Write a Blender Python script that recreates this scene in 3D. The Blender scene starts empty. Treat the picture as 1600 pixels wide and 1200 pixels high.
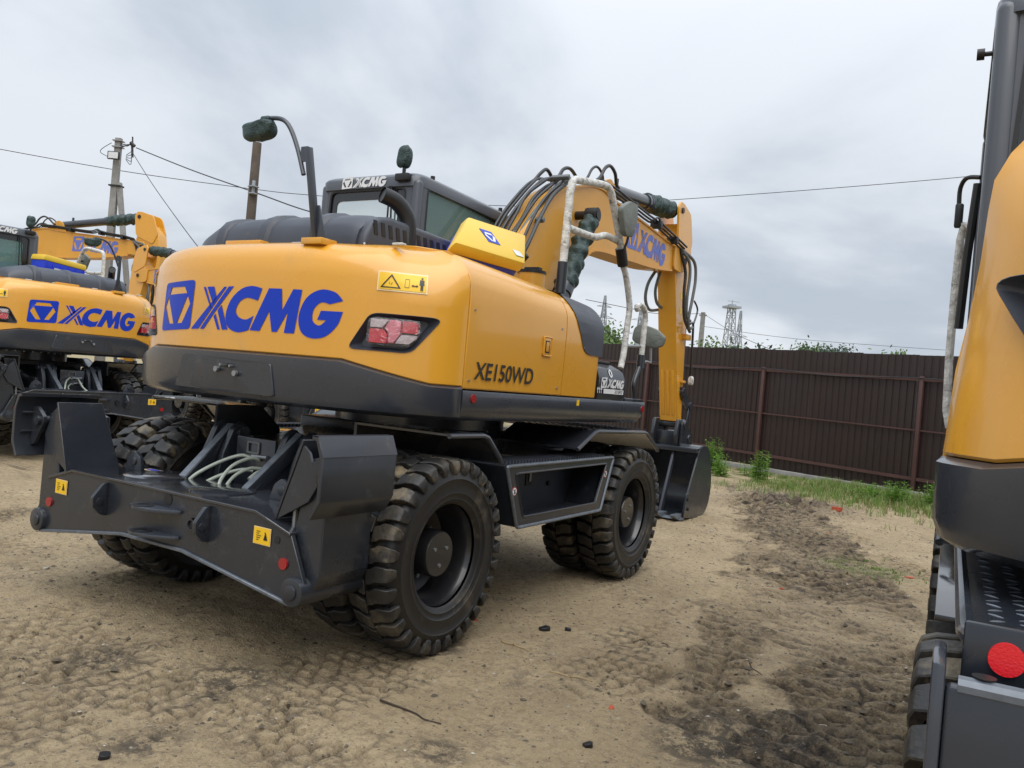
import bpy, bmesh, math, random
import numpy as np
from mathutils import Vector, Matrix
random.seed(7)
rng = np.random.default_rng(7)
PI = math.pi
R = math.radians
sc = bpy.context.scene
COL = sc.collection

# ------------------------------------------------------------------ camera
# world frame: origin on the ground under the middle excavator, x to its right, y to its front
F_PX, ROLL, PITCH, YAW = 1283.1, R(4.96), 0.0, R(31.27)
cam_d = bpy.data.cameras.new('camera')
cam = bpy.data.objects.new('camera', cam_d)
COL.objects.link(cam)
fw = Vector((-math.sin(YAW), math.cos(YAW), 0))
rt = Vector((math.cos(YAW), math.sin(YAW), 0))
up = Vector((0, 0, 1))
ix = rt * math.cos(ROLL) + up * math.sin(ROLL)
iy = -rt * math.sin(ROLL) + up * math.cos(ROLL)
m = Matrix((ix, iy, -fw)).transposed().to_4x4()
m.translation = Vector((3.7268, -4.8729, 1.4622))
cam.matrix_world = m
cam_d.sensor_width = 36.0
cam_d.lens = F_PX / 1600 * 36
cam_d.clip_end = 6000
cam_d.clip_start = 0.05
sc.camera = cam

# ------------------------------------------------------------------ world: overcast sky
SUN_EL, SUN_AZ = R(62), R(150)
w = bpy.data.worlds.new('World')
sc.world = w
w.use_nodes = True
nt = w.node_tree
for n in list(nt.nodes): nt.nodes.remove(n)
N = nt.nodes.new
out = N('ShaderNodeOutputWorld')
bg1, bg2, mixs = N('ShaderNodeBackground'), N('ShaderNodeBackground'), N('ShaderNodeMixShader')
sky = N('ShaderNodeTexSky'); sky.sky_type = 'NISHITA'; sky.sun_disc = False
sky.sun_elevation = SUN_EL; sky.sun_rotation = SUN_AZ; sky.dust_density = 4
nt.links.new(sky.outputs[0], bg1.inputs[0]); bg1.inputs[1].default_value = 0.08
tc = N('ShaderNodeTexCoord')
sep = N('ShaderNodeSeparateXYZ'); nt.links.new(tc.outputs['Generated'], sep.inputs[0])
# project the view direction on a flat cloud deck so the clouds shrink towards the horizon
mz = N('ShaderNodeMath'); mz.operation = 'MAXIMUM'; mz.inputs[1].default_value = 0.0
nt.links.new(sep.outputs[2], mz.inputs[0])
az = N('ShaderNodeMath'); az.operation = 'ADD'; az.inputs[1].default_value = 0.22
nt.links.new(mz.outputs[0], az.inputs[0])
dv = N('ShaderNodeVectorMath'); dv.operation = 'DIVIDE'
cmbz = N('ShaderNodeCombineXYZ')
for i in range(3): nt.links.new(az.outputs[0], cmbz.inputs[i])
nt.links.new(tc.outputs['Generated'], dv.inputs[0]); nt.links.new(cmbz.outputs[0], dv.inputs[1])
n1 = N('ShaderNodeTexNoise'); n1.inputs['Scale'].default_value = 0.80; n1.inputs['Detail'].default_value = 8
n1.inputs['Roughness'].default_value = 0.52; n1.inputs['Distortion'].default_value = 0.35
nt.links.new(dv.outputs[0], n1.inputs['Vector'])
rp = N('ShaderNodeValToRGB'); rp.color_ramp.interpolation = 'EASE'
rp.color_ramp.elements[0].position = 0.38; rp.color_ramp.elements[0].color = (0.365, 0.410, 0.470, 1)
rp.color_ramp.elements[1].position = 0.62; rp.color_ramp.elements[1].color = (0.580, 0.610, 0.652, 1)
nt.links.new(n1.outputs[0], rp.inputs[0])
# overcast sky: brighter overhead (CIE-like), continuous all round
sq = N('ShaderNodeMath'); sq.operation = 'POWER'; sq.inputs[1].default_value = 2.0; nt.links.new(mz.outputs[0], sq.inputs[0])
g0 = N('ShaderNodeMath'); g0.operation = 'MULTIPLY_ADD'; g0.inputs[1].default_value = -1.0; g0.inputs[2].default_value = 1.13; nt.links.new(mz.outputs[0], g0.inputs[0])
gr = N('ShaderNodeMath'); gr.operation = 'MULTIPLY_ADD'; gr.inputs[1].default_value = 2.7; nt.links.new(sq.outputs[0], gr.inputs[0]); nt.links.new(g0.outputs[0], gr.inputs[2])
nt.links.new(rp.outputs[0], bg2.inputs[0]); nt.links.new(gr.outputs[0], bg2.inputs[1])
mixs.inputs[0].default_value = 0.9
nt.links.new(bg1.outputs[0], mixs.inputs[1]); nt.links.new(bg2.outputs[0], mixs.inputs[2])
nt.links.new(mixs.outputs[0], out.inputs[0])

sun_d = bpy.data.lights.new('sun', 'SUN'); sun = bpy.data.objects.new('sun', sun_d); COL.objects.link(sun)
sun_d.energy = 1.4; sun_d.angle = R(65); sun_d.color = (1.0, 0.96, 0.90)
# sun_rotation turns clockwise from +Y seen from above
sd = Vector((math.sin(SUN_AZ) * math.cos(SUN_EL), math.cos(SUN_AZ) * math.cos(SUN_EL), math.sin(SUN_EL)))
sun.rotation_euler = sd.to_track_quat('Z', 'Y').to_euler()
sc.view_settings.view_transform = 'Standard'
sc.view_settings.look = 'None'
sc.view_settings.exposure = 0.50
sc.view_settings.gamma = 1.0
sc.view_settings.use_curve_mapping = False

# ------------------------------------------------------------------ materials
MAT = {}
def mat(name, col, rough=0.5, metal=0.0, noise=None, bump=None, coat=0.0, spec=0.5, grime=None, rvar=0.0):
    """noise=(scale, amount) colour variation; bump=(scale, strength, distance); grime=(colour, scale, threshold, amount)"""
    mt = bpy.data.materials.new(name); mt.use_nodes = True
    t = mt.node_tree; b = t.nodes['Principled BSDF']
    b.inputs['Base Color'].default_value = (*col, 1); b.inputs['Roughness'].default_value = rough
    b.inputs['Metallic'].default_value = metal; b.inputs['Coat Weight'].default_value = coat
    b.inputs['Coat Roughness'].default_value = 0.08; b.inputs['Specular IOR Level'].default_value = spec
    co = t.nodes.new('ShaderNodeTexCoord'); cur = None
    def nz(scale, detail=4, rg=0.55):
        n = t.nodes.new('ShaderNodeTexNoise'); n.inputs['Scale'].default_value = scale
        n.inputs['Detail'].default_value = detail; n.inputs['Roughness'].default_value = rg
        t.links.new(co.outputs['Object'], n.inputs['Vector']); return n
    def mixc(a, bcol, fac):
        mx = t.nodes.new('ShaderNodeMix'); mx.data_type = 'RGBA'
        t.links.new(fac, mx.inputs[0])
        if a is None: mx.inputs[6].default_value = (*col, 1)
        else: t.links.new(a, mx.inputs[6])
        mx.inputs[7].default_value = (*bcol, 1); return mx.outputs[2]
    def ramp(src, lo, hi, v0=0.0, v1=1.0):
        r = t.nodes.new('ShaderNodeMapRange'); r.inputs[1].default_value = lo; r.inputs[2].default_value = hi
        r.inputs[3].default_value = v0; r.inputs[4].default_value = v1
        t.links.new(src, r.inputs[0]); return r.outputs[0]
    if noise:
        n = nz(noise[0]); cur = mixc(None, tuple(c * (1 - noise[1]) for c in col), ramp(n.outputs[0], 0.35, 0.65))
    if grime:
        for g in (grime if isinstance(grime, list) else [grime]):
            n = nz(g[1], 6, 0.65); cur = mixc(cur, g[0], ramp(n.outputs[0], g[2], g[2] + 0.12, 0, g[3]))
    if cur is not None: t.links.new(cur, b.inputs['Base Color'])
    if rvar:
        n = nz(3.0, 5); t.links.new(ramp(n.outputs[0], 0.3, 0.7, rough - rvar, rough + rvar), b.inputs['Roughness'])
    if bump:
        n = nz(bump[0], 5, 0.6); bp = t.nodes.new('ShaderNodeBump')
        bp.inputs['Strength'].default_value = bump[1]; bp.inputs['Distance'].default_value = bump[2]
        t.links.new(n.outputs[0], bp.inputs['Height']); t.links.new(bp.outputs[0], b.inputs['Normal'])
    MAT[name] = mt; return mt
DUST = (0.30, 0.25, 0.18)
mat('yellow', (0.71, 0.338, 0.026), 0.30, coat=0.6, noise=(0.8, 0.05), rvar=0.06, bump=(260, 0.03, 0.002), grime=[((0.46, 0.28, 0.08), 2.2, 0.58, 0.35), ((0.80, 0.62, 0.34), 90.0, 0.70, 0.5)])
mat('yellow_dull', (0.67, 0.325, 0.034), 0.42, coat=0.2, noise=(2.0, 0.08), grime=((0.42, 0.24, 0.06), 3.0, 0.58, 0.45))
mat('grey', (0.036, 0.042, 0.055), 0.30, coat=0.4, noise=(3, 0.12), rvar=0.08, bump=(300, 0.04, 0.002), grime=[(DUST, 4.0, 0.62, 0.22), ((0.12, 0.12, 0.13), 60.0, 0.66, 0.5)])
mat('hood_grey', (0.050, 0.056, 0.072), 0.45, noise=(2, 0.12), rvar=0.08, bump=(420, 0.08, 0.002), grime=[(DUST, 3.0, 0.60, 0.18), ((0.16, 0.16, 0.17), 45.0, 0.70, 0.5)])
mat('cab_grey', (0.085, 0.092, 0.105), 0.35, metal=0.25, coat=0.3, noise=(2, 0.1))
mat('chassis', (0.022, 0.026, 0.034), 0.32, coat=0.3, noise=(4, 0.15), rvar=0.1, bump=(160, 0.06, 0.002), grime=[(DUST, 3.5, 0.62, 0.16), ((0.16, 0.155, 0.14), 60.0, 0.68, 0.5), ((0.07, 0.075, 0.085), 9.0, 0.60, 0.6)])
mat('wet_metal', (0.030, 0.033, 0.040), 0.14, coat=0.5, noise=(4, 0.15), rvar=0.09, bump=(3, 0.25, 0.01))
mat('edge_worn', (0.16, 0.18, 0.21), 0.38, metal=0.3, noise=(30, 0.3))
mat('black', (0.012, 0.012, 0.013), 0.45, noise=(8, 0.2))
mat('blackgloss', (0.010, 0.010, 0.011), 0.22, coat=0.6)
mat('rubber_hose', (0.022, 0.023, 0.025), 0.4, noise=(20, 0.2))
mat('hose_grey', (0.13, 0.14, 0.14), 0.5, noise=(20, 0.2))
mat('hose_green', (0.38, 0.42, 0.36), 0.4, noise=(12, 0.2))
mat('rubber', (0.013, 0.0125, 0.0125), 0.45, noise=(10, 0.3), bump=(90, 0.25, 0.004), grime=[((0.11, 0.090, 0.062), 5.0, 0.57, 0.55)])
mat('tread_rubber', (0.022, 0.021, 0.020), 0.5, noise=(14, 0.35), bump=(60, 0.5, 0.006), grime=[((0.105, 0.088, 0.062), 5.0, 0.50, 0.65), ((0.24, 0.185, 0.105), 4.6, 0.57, 0.8)])
mat('rim', (0.014, 0.014, 0.016), 0.28, coat=0.5, grime=(DUST, 5.0, 0.64, 0.25))
mat('blue', (0.006, 0.040, 0.44), 0.4, spec=0.3)
mat('blue_faded', (0.12, 0.16, 0.50), 0.5)
mat('white', (0.72, 0.73, 0.74), 0.45)
mat('white_dirty', (0.66, 0.65, 0.62), 0.6, noise=(16, 0.3))
mat('sticker_yellow', (0.85, 0.52, 0.015), 0.35)
mat('sticker_edge', (0.86, 0.66, 0.36), 0.4)
mat('ink', (0.015, 0.015, 0.015), 0.4)
mat('red', (0.30, 0.008, 0.012), 0.25, coat=0.6)
mat('red_bright', (0.75, 0.012, 0.02), 0.3, coat=0.5, bump=(300, 0.6, 0.002))
mat('red_lens', (0.55, 0.010, 0.022), 0.12, coat=1.0, noise=(40, 0.3))
mat('pink_lens', (0.62, 0.16, 0.20), 0.15, coat=1.0, noise=(30, 0.2))
mat('clear_lens', (0.50, 0.40, 0.41), 0.12, coat=1.0, noise=(60, 0.3))
mat('cloth_green', (0.022, 0.052, 0.048), 0.42, noise=(18, 0.4), bump=(17, 0.9, 0.03))
mat('cloth_olive', (0.16, 0.175, 0.155), 0.6, noise=(6, 0.15), bump=(8, 0.6, 0.03))
mat('cloth_black', (0.02, 0.022, 0.025), 0.6, bump=(14, 0.9, 0.04))
mat('wrap', (0.72, 0.71, 0.67), 0.45, noise=(26, 0.3), bump=(24, 1.0, 0.02), grime=((0.14, 0.12, 0.10), 16.0, 0.55, 0.85))
mat('lid_yellow', (0.76, 0.50, 0.040), 0.4, noise=(2, 0.06))
mat('crate_blue', (0.015, 0.045, 0.55), 0.4)
mat('paper', (0.68, 0.70, 0.72), 0.6, noise=(12, 0.15))
mat('chrome', (0.55, 0.56, 0.57), 0.22, metal=1.0)
mat('steel', (0.32, 0.33, 0.34), 0.4, metal=0.8)
mat('concrete', (0.27, 0.265, 0.25), 0.85, noise=(6, 0.25), bump=(40, 0.4, 0.01))
mat('wood_pole', (0.105, 0.082, 0.064), 0.85, noise=(5, 0.3), bump=(20, 0.5, 0.01))
mat('wood_new', (0.50, 0.30, 0.12), 0.7, noise=(9, 0.25))
mat('fence_sheet', (0.027, 0.0150, 0.0130), 0.42, noise=(1.5, 0.2), coat=0.1, grime=((0.05, 0.035, 0.03), 3.0, 0.58, 0.4))
mat('fence_post', (0.085, 0.040, 0.034), 0.5, noise=(3, 0.2))
mat('wire', (0.03, 0.032, 0.036), 0.6)
mat('galv', (0.30, 0.33, 0.36), 0.6, metal=0.2)  # pale tone also puts distance haze into the colour of far pylons
mat('cushion', (0.03, 0.032, 0.035), 0.8)
mat('cushion_tan', (0.16, 0.10, 0.045), 0.8)
mat('bark', (0.07, 0.055, 0.042), 0.9, noise=(8, 0.3))
mat('brick_red', (0.42, 0.075, 0.028), 0.8, noise=(20, 0.3), bump=(50, 0.5, 0.01))
mat('twig', (0.055, 0.038, 0.026), 0.9, noise=(20, 0.3))
mat('straw', (0.40, 0.29, 0.15), 0.85, noise=(20, 0.2))
mat('crumb', (0.13, 0.105, 0.075), 0.95, noise=(4, 0.5))
mat('pebble', (0.42, 0.38, 0.31), 0.85, noise=(5, 0.5))
def leafmat(name, col, tr=0.35):
    mt = bpy.data.materials.new(name); mt.use_nodes = True
    t = mt.node_tree; b = t.nodes['Principled BSDF']; b.inputs['Roughness'].default_value = 0.55
    oi = t.nodes.new('ShaderNodeNewGeometry')
    mx = t.nodes.new('ShaderNodeMix'); mx.data_type = 'RGBA'
    t.links.new(oi.outputs['Random Per Island'], mx.inputs[0])
    mx.inputs[6].default_value = (*[c * 0.6 for c in col], 1); mx.inputs[7].default_value = (*[c * 1.35 for c in col], 1)
    t.links.new(mx.outputs[2], b.inputs['Base Color'])
    tl = t.nodes.new('ShaderNodeBsdfTranslucent'); t.links.new(mx.outputs[2], tl.inputs[0])
    ms = t.nodes.new('ShaderNodeMixShader'); ms.inputs[0].default_value = tr
    o = t.nodes['Material Output']
    t.links.new(b.outputs[0], ms.inputs[1]); t.links.new(tl.outputs[0], ms.inputs[2]); t.links.new(ms.outputs[0], o.inputs[0])
    MAT[name] = mt
leafmat('weed', (0.16, 0.30, 0.045), 0.45); leafmat('grass_green', (0.16, 0.24, 0.05), 0.4)
leafmat('tree_leaf', (0.11, 0.18, 0.05)); leafmat('tree_dark', (0.05, 0.085, 0.045)); leafmat('dry_grass', (0.32, 0.26, 0.13))
def glassmat():
    mt = bpy.data.materials.new('cab_glass'); mt.use_nodes = True; t = mt.node_tree
    t.nodes.remove(t.nodes['Principled BSDF'])
    tr = t.nodes.new('ShaderNodeBsdfTransparent'); tr.inputs[0].default_value = (0.60, 0.76, 0.72, 1)
    gl = t.nodes.new('ShaderNodeBsdfGlossy'); gl.inputs['Roughness'].default_value = 0.02
    fr = t.nodes.new('ShaderNodeFresnel'); fr.inputs[0].default_value = 1.6
    ms = t.nodes.new('ShaderNodeMixShader')
    t.links.new(fr.outputs[0], ms.inputs[0]); t.links.new(tr.outputs[0], ms.inputs[1]); t.links.new(gl.outputs[0], ms.inputs[2])
    df = t.nodes.new('ShaderNodeBsdfDiffuse'); df.inputs[0].default_value = (0.36, 0.54, 0.51, 1)
    m2 = t.nodes.new('ShaderNodeMixShader'); m2.inputs[0].default_value = 0.26
    t.links.new(ms.outputs[0], m2.inputs[1]); t.links.new(df.outputs[0], m2.inputs[2])
    t.links.new(m2.outputs[0], t.nodes['Material Output'].inputs[0]); MAT['cab_glass'] = mt
glassmat()
def filmmat():
    mt = bpy.data.materials.new('clear_film'); mt.use_nodes = True; t = mt.node_tree
    t.nodes.remove(t.nodes['Principled BSDF'])
    tr = t.nodes.new('ShaderNodeBsdfTransparent'); gl = t.nodes.new('ShaderNodeBsdfGlossy'); gl.inputs['Roughness'].default_value = 0.08
    bp = t.nodes.new('ShaderNodeBump'); bp.inputs['Distance'].default_value = 0.02; nn_ = t.nodes.new('ShaderNodeTexNoise'); nn_.inputs['Scale'].default_value = 28; nn_.inputs['Distortion'].default_value = 1.5
    co = t.nodes.new('ShaderNodeTexCoord'); t.links.new(co.outputs['Object'], nn_.inputs['Vector']); t.links.new(nn_.outputs[0], bp.inputs['Height']); t.links.new(bp.outputs[0], gl.inputs['Normal'])
    ms = t.nodes.new('ShaderNodeMixShader'); ms.inputs[0].default_value = 0.07
    t.links.new(tr.outputs[0], ms.inputs[1]); t.links.new(gl.outputs[0], ms.inputs[2]); t.links.new(ms.outputs[0], t.nodes['Material Output'].inputs[0]); MAT['clear_film'] = mt
filmmat()

# ------------------------------------------------------------------ mesh kit
def catmull(pts, n=8, closed=False):
    P = [Vector(p) for p in pts]; o = []
    L = len(P)
    for i in range(L if closed else L - 1):
        if closed: a, b, c, d = P[i - 1], P[i], P[(i + 1) % L], P[(i + 2) % L]
        else: a, b, c, d = P[max(i - 1, 0)], P[i], P[i + 1], P[min(i + 2, L - 1)]
        for k in range(n):
            t = k / n
            o.append(0.5 * ((2 * b) + (c - a) * t + (2 * a - 5 * b + 4 * c - d) * t * t + (3 * b - 3 * c + d - a) * t ** 3))
    if not closed: o.append(P[-1])
    return o
class M:
    def __init__(s): s.v = []; s.f = []
    def add(s, vs, fs):
        o = len(s.v); s.v += [tuple(x) for x in vs]; s.f += [tuple(i + o for i in q) for q in fs]; return s
    def box(s, c, d, rot=None):
        x, y, z = [k / 2 for k in d]
        vs = [Vector((a * x, b * y, e * z)) for a in (-1, 1) for b in (-1, 1) for e in (-1, 1)]
        if rot is not None: vs = [rot @ q for q in vs]
        return s.add([q + Vector(c) for q in vs], [(0, 1, 3, 2), (4, 6, 7, 5), (0, 4, 5, 1), (2, 3, 7, 6), (0, 2, 6, 4), (1, 5, 7, 3)])
    def b2(s, lo, hi):
        return s.box([(a + b) / 2 for a, b in zip(lo, hi)], [b - a for a, b in zip(lo, hi)])
    def bar(s, a, b, w, h=None, upv=(0, 0, 1)):
        a, b = Vector(a), Vector(b); d = b - a; L = d.length; d.normalize(); u = Vector(upv)
        if abs(d.dot(u)) > 0.98: u = Vector((1, 0, 0))
        sx = d.cross(u).normalized(); sy = sx.cross(d)
        return s.box((a + b) / 2, (w, L, h or w), Matrix((sx, d, sy)).transposed())
    def prism(s, poly, ax, a0, a1):
        """poly: (u,v) list; ax 'x' -> (y,z) plane, 'y' -> (x,z), 'z' -> (x,y)"""
        n = len(poly)
        def P(u, v, a): return (a, u, v) if ax == 'x' else ((u, a, v) if ax == 'y' else (u, v, a))
        vs = [P(u, v, a0) for u, v in poly] + [P(u, v, a1) for u, v in poly]
        fs = [tuple(range(n - 1, -1, -1)), tuple(range(n, 2 * n))] + [(i, (i + 1) % n, n + (i + 1) % n, n + i) for i in range(n)]
        return s.add(vs, fs)
    def rings(s, rs, caps=True, closed=True):
        n = len(rs[0]); vs = [p for r in rs for p in r]; fs = []
        for j in range(len(rs) - 1):
            for i in range(n if closed else n - 1):
                k = (i + 1) % n; fs.append((j * n + i, j * n + k, (j + 1) * n + k, (j + 1) * n + i))
        if caps: fs += [tuple(range(n - 1, -1, -1)), tuple(range((len(rs) - 1) * n, len(rs) * n))]
        return s.add(vs, fs)
    def tube(s, pts, r, n=8, sm=0, caps=True):
        P = catmull(pts, sm) if sm else [Vector(p) for p in pts]
        rs = []; d0 = (P[1] - P[0]).normalized()
        u = Vector((0, 0, 1)) if abs(d0.z) < 0.9 else Vector((1, 0, 0))
        u = (u - d0 * u.dot(d0)).normalized()
        for i, p in enumerate(P):
            d = (P[min(i + 1, len(P) - 1)] - P[max(i - 1, 0)]).normalized()
            u = (u - d * u.dot(d)).normalized(); v = d.cross(u)
            rr = r(i / (len(P) - 1)) if callable(r) else r
            rs.append([p + (u * math.cos(2 * PI * k / n) + v * math.sin(2 * PI * k / n)) * rr for k in range(n)])
        return s.rings(rs, caps)
    def lathe(s, prof, ax, c=(0, 0, 0), n=32, caps=False):
        """prof: (r, a) along axis ax"""
        c = Vector(c); rs = []
        for r, a in prof:
            rg = []
            for k in range(n):
                t = 2 * PI * k / n; p, q = r * math.cos(t), r * math.sin(t)
                rg.append(c + (Vector((a, p, q)) if ax == 'x' else (Vector((p, a, q)) if ax == 'y' else Vector((p, q, a)))))
            rs.append(rg)
        return s.rings(rs, caps)
    def cyl(s, a, b, r, n=20, r2=None):
        return s.tube([a, b], (lambda t: r + (r2 - r) * t) if r2 is not None else r, n)
    def mirror_x(s):
        s.v = [(-x, y, z) for x, y, z in s.v]; s.f = [tuple(reversed(q)) for q in s.f]; return s
def link(name, me, parent=None, label=None):
    o = bpy.data.objects.new(name, me); COL.objects.link(o)
    if parent: o.parent = parent
    if label: o['label'] = label
    return o
def fin(name, mb, material, parent=None, bevel=0.0, seg=2, ang=35, label=None, subd=0, smooth=True):
    me = bpy.data.meshes.new(name); me.from_pydata(mb.v, [], mb.f)
    if not smooth and not bevel:
        me.materials.append(MAT[material] if isinstance(material, str) else material); return link(name, me, parent, label)
    bm = bmesh.new(); bm.from_mesh(me); bmesh.ops.recalc_face_normals(bm, faces=bm.faces)
    if bevel:
        es = [e for e in bm.edges if len(e.link_faces) == 2 and e.calc_face_angle(0) > R(28)]
        bmesh.ops.bevel(bm, geom=es, offset=bevel, segments=seg, profile=0.5, affect='EDGES', clamp_overlap=True)
    bm.to_mesh(me); bm.free()
    if smooth:
        me.polygons.foreach_set('use_smooth', [True] * len(me.polygons)); me.set_sharp_from_angle(angle=R(ang))
    me.materials.append(MAT[material] if isinstance(material, str) else material)
    o = link(name, me, parent, label)
    return o
def empty(name, loc=(0, 0, 0), rz=0.0, parent=None):
    o = bpy.data.objects.new(name, None); COL.objects.link(o); o.location = loc; o.rotation_euler = (0, 0, rz)
    o.empty_display_size = 0.2
    if parent: o.parent = parent
    return o
def tag(o, label=None, cat=None, group=None, kind=None):
    if label: o['label'] = label
    if cat: o['category'] = cat
    if group: o['group'] = group
    if kind: o['kind'] = kind
    return o
CH = {}
def reg_children():
    CH.clear()
    for o in bpy.data.objects:
        if o.parent: CH.setdefault(o.parent.name, []).append(o)
def dup(o, parent=None, skip=(), over=None):
    c = o.copy(); COL.objects.link(c)
    if parent: c.parent = parent
    for ch in CH.get(o.name, []):
        if ch.name.split('.')[0] in [q for q in skip if '.' not in q] or ch.name in skip: continue
        dup(ch, c, skip)
    return c

# flat artwork (print): polygons with holes -> mesh, mapped onto a surface
def art_mesh(loops, cu=0.05, cv=0.0):
    cd = bpy.data.curves.new('tmp', 'CURVE'); cd.dimensions = '2D'; cd.fill_mode = 'BOTH'
    for lp in loops:
        sp = cd.splines.new('POLY'); sp.points.add(len(lp) - 1)
        for i, (a, b) in enumerate(lp): sp.points[i].co = (a, b, 0, 1)
        sp.use_cyclic_u = True
    return curve_to_bm(cd, cu, cv)
def curve_to_bm(cd, cu, cv):
    o = bpy.data.objects.new('tmp', cd); COL.objects.link(o)
    dg = bpy.context.evaluated_depsgraph_get(); me = bpy.data.meshes.new_from_object(o.evaluated_get(dg))
    bpy.data.objects.remove(o); bpy.data.curves.remove(cd)
    bm = bmesh.new(); bm.from_mesh(me); bpy.data.meshes.remove(me)
    bmesh.ops.remove_doubles(bm, verts=bm.verts, dist=1e-5)
    if bm.verts:
        for ax, st in ((0, cu), (1, cv)):
            if not st: continue
            lo = min(q.co[ax] for q in bm.verts); hi = max(q.co[ax] for q in bm.verts)
            k = lo + st
            while k < hi:
                no = Vector((1, 0, 0)) if ax == 0 else Vector((0, 1, 0))
                bmesh.ops.bisect_plane(bm, geom=bm.verts[:] + bm.edges[:] + bm.faces[:], plane_co=no * k, plane_no=no)
                k += st
    return bm
def art(name, loops, fn, material, parent, cu=0.0, cv=0.0, label=None, bm=None):
    bm = bm or art_mesh(loops, cu, cv)
    for q in bm.verts: q.co = Vector(fn(q.co.x, q.co.y))
    me = bpy.data.meshes.new(name); bm.to_mesh(me); bm.free()
    me.polygons.foreach_set('use_smooth', [True] * len(me.polygons))
    me.materials.append(MAT[material]); return link(name, me, parent, label)
def text_bm(s, size=1.0, shear=0.0, offset=0.0, cu=0.0, spacing=1.0):
    cd = bpy.data.curves.new('tmp', 'FONT'); cd.body = s; cd.size = size; cd.shear = shear; cd.offset = offset
    cd.space_character = spacing; cd.resolution_u = 4
    return curve_to_bm(cd, cu, 0)
def sm2(pts, n=5): return [(p.x, p.y) for p in catmull([(a, b, 0) for a, b in pts], n, True)]
def seg_sm(pts, corners, n=5):
    """closed outline, smooth between the listed corner indices"""
    o = []; c = sorted(corners); L = len(pts)
    for a, b in zip(c, c[1:] + [c[0] + L]):
        run = [pts[i % L] for i in range(a, b + 1)]
        if len(run) == 2: o.append(run[0])
        else: o += [(p.x, p.y) for p in catmull([(x, y, 0) for x, y in run], n)[:-1]]
    return o

# the maker's emblem and word, traced as outlines (x, y down, then normalised)
def nrm(pts): return [((x - 240) / 1130.0, (830 - (y - 0.113 * (x - 600))) / 1130.0) for x, y in pts]
def rr(pts, r=0.12, n=4):
    o = []; L = len(pts)
    for i in range(L):
        p, a, b = Vector(pts[i]), Vector(pts[i - 1]), Vector(pts[(i + 1) % L])
        s, e = p.lerp(a, r), p.lerp(b, r)
        for k in range(n + 1):
            t = k / n; q = s * (1 - t) ** 2 + p * 2 * t * (1 - t) + e * t * t; o.append((q.x, q.y))
    return o
LOGO = [rr(nrm([(258, 590), (520, 606), (506, 826), (240, 810)]), 0.09),
        nrm([(318, 617), (438, 627), (462, 660), (300, 649)]),
        nrm([(292, 657), (264, 700), (318, 785), (362, 789)]),
        nrm([(468, 670), (493, 711), (436, 793), (392, 790)])]
LOGO += [nrm([(585, 646), (602, 648), (655, 745), (650, 752)]), nrm([(612, 648), (660, 652), (685, 706), (664, 733)]),
         nrm([(728, 660), (745, 662), (570, 830), (515, 826)]), nrm([(757, 662), (782, 664), (690, 752), (684, 748)]) if 0 else nrm([(757, 662), (790, 664), (672, 772), (610, 834), (583, 831)]),
         nrm([(684, 772), (722, 846), (706, 845), (672, 785)]), nrm([(696, 760), (720, 738), (772, 850), (735, 847)])]
LOGO += [seg_sm(nrm([(962, 690), (900, 674), (835, 682), (775, 725), (752, 790), (775, 840), (835, 866), (900, 862), (925, 802), (880, 815), (835, 800), (815, 770), (835, 735), (880, 722), (942, 740)]), [0, 7, 8, 14])]
LOGO += [nrm([(1000, 693), (1070, 701), (1082, 790), (1130, 708), (1175, 714), (1152, 892), (1100, 886), (1112, 800), (1062, 880), (1034, 877), (1012, 790), (965, 870), (908, 862)])]
LOGO += [seg_sm(nrm([(1367, 772), (1330, 735), (1262, 720), (1198, 750), (1168, 820), (1185, 885), (1235, 915), (1300, 912), (1350, 870), (1370, 816), (1272, 806), (1258, 842), (1300, 846), (1270, 866), (1238, 845), (1238, 800), (1270, 772), (1310, 782)]), [0, 9, 10, 11, 12, 17])]
LOGO_H = 0.175
BADGE = [[(0, 0), (1, 0), (1, 1), (0, 1)]]
def logo(name, fn, material, parent, cu=0.0, label=None): return art(name, LOGO, fn, material, parent, cu=cu, label=label)

# ------------------------------------------------------------------ EXCAVATOR
X = empty('wheeled_excavator')
HALF = [(0, -1.795), (0.3, -1.785), (0.55, -1.755), (0.76, -1.70), (0.95, -1.62), (1.09, -1.53), (1.18, -1.44), (1.23, -1.355), (1.245, -1.29)]
hp = [(p.x, p.y) for p in catmull([(-0.3, -1.785, 0)] + [(a, b, 0) for a, b in HALF], 5)][5:]
PLAN = [(-a, b) for a, b in reversed(hp[1:])] + hp           # left seam -> right seam
PL = [0.0]
for a, b in zip(PLAN, PLAN[1:]): PL.append(PL[-1] + math.hypot(b[0] - a[0], b[1] - a[1]))
PL = [q - PL[-1] / 2 for q in PL]
def plan_at(s):
    """arc length from the rear centre -> x, y, nx, ny"""
    s = max(PL[0], min(PL[-1], s)); i = 0
    while i < len(PL) - 2 and PL[i + 1] < s: i += 1
    t = (s - PL[i]) / (PL[i + 1] - PL[i]); a, b = PLAN[i], PLAN[i + 1]
    d = Vector((b[0] - a[0], b[1] - a[1])).normalized()
    return a[0] + (b[0] - a[0]) * t, a[1] + (b[1] - a[1]) * t, d.y, -d.x
def s_of_x(x):
    for i in range(len(PLAN) - 1):
        if PLAN[i][0] <= x <= PLAN[i + 1][0]:
            return PL[i] + (PL[i + 1] - PL[i]) * (x - PLAN[i][0]) / (PLAN[i + 1][0] - PLAN[i][0])
    return PL[-1] if x > 0 else PL[0]
def nrm_at(s):
    a, b = plan_at(s - 0.03), plan_at(s + 0.03)
    n = Vector(((a[2] + b[2]) / 2, (a[3] + b[3]) / 2)); return n.normalized()
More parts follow.
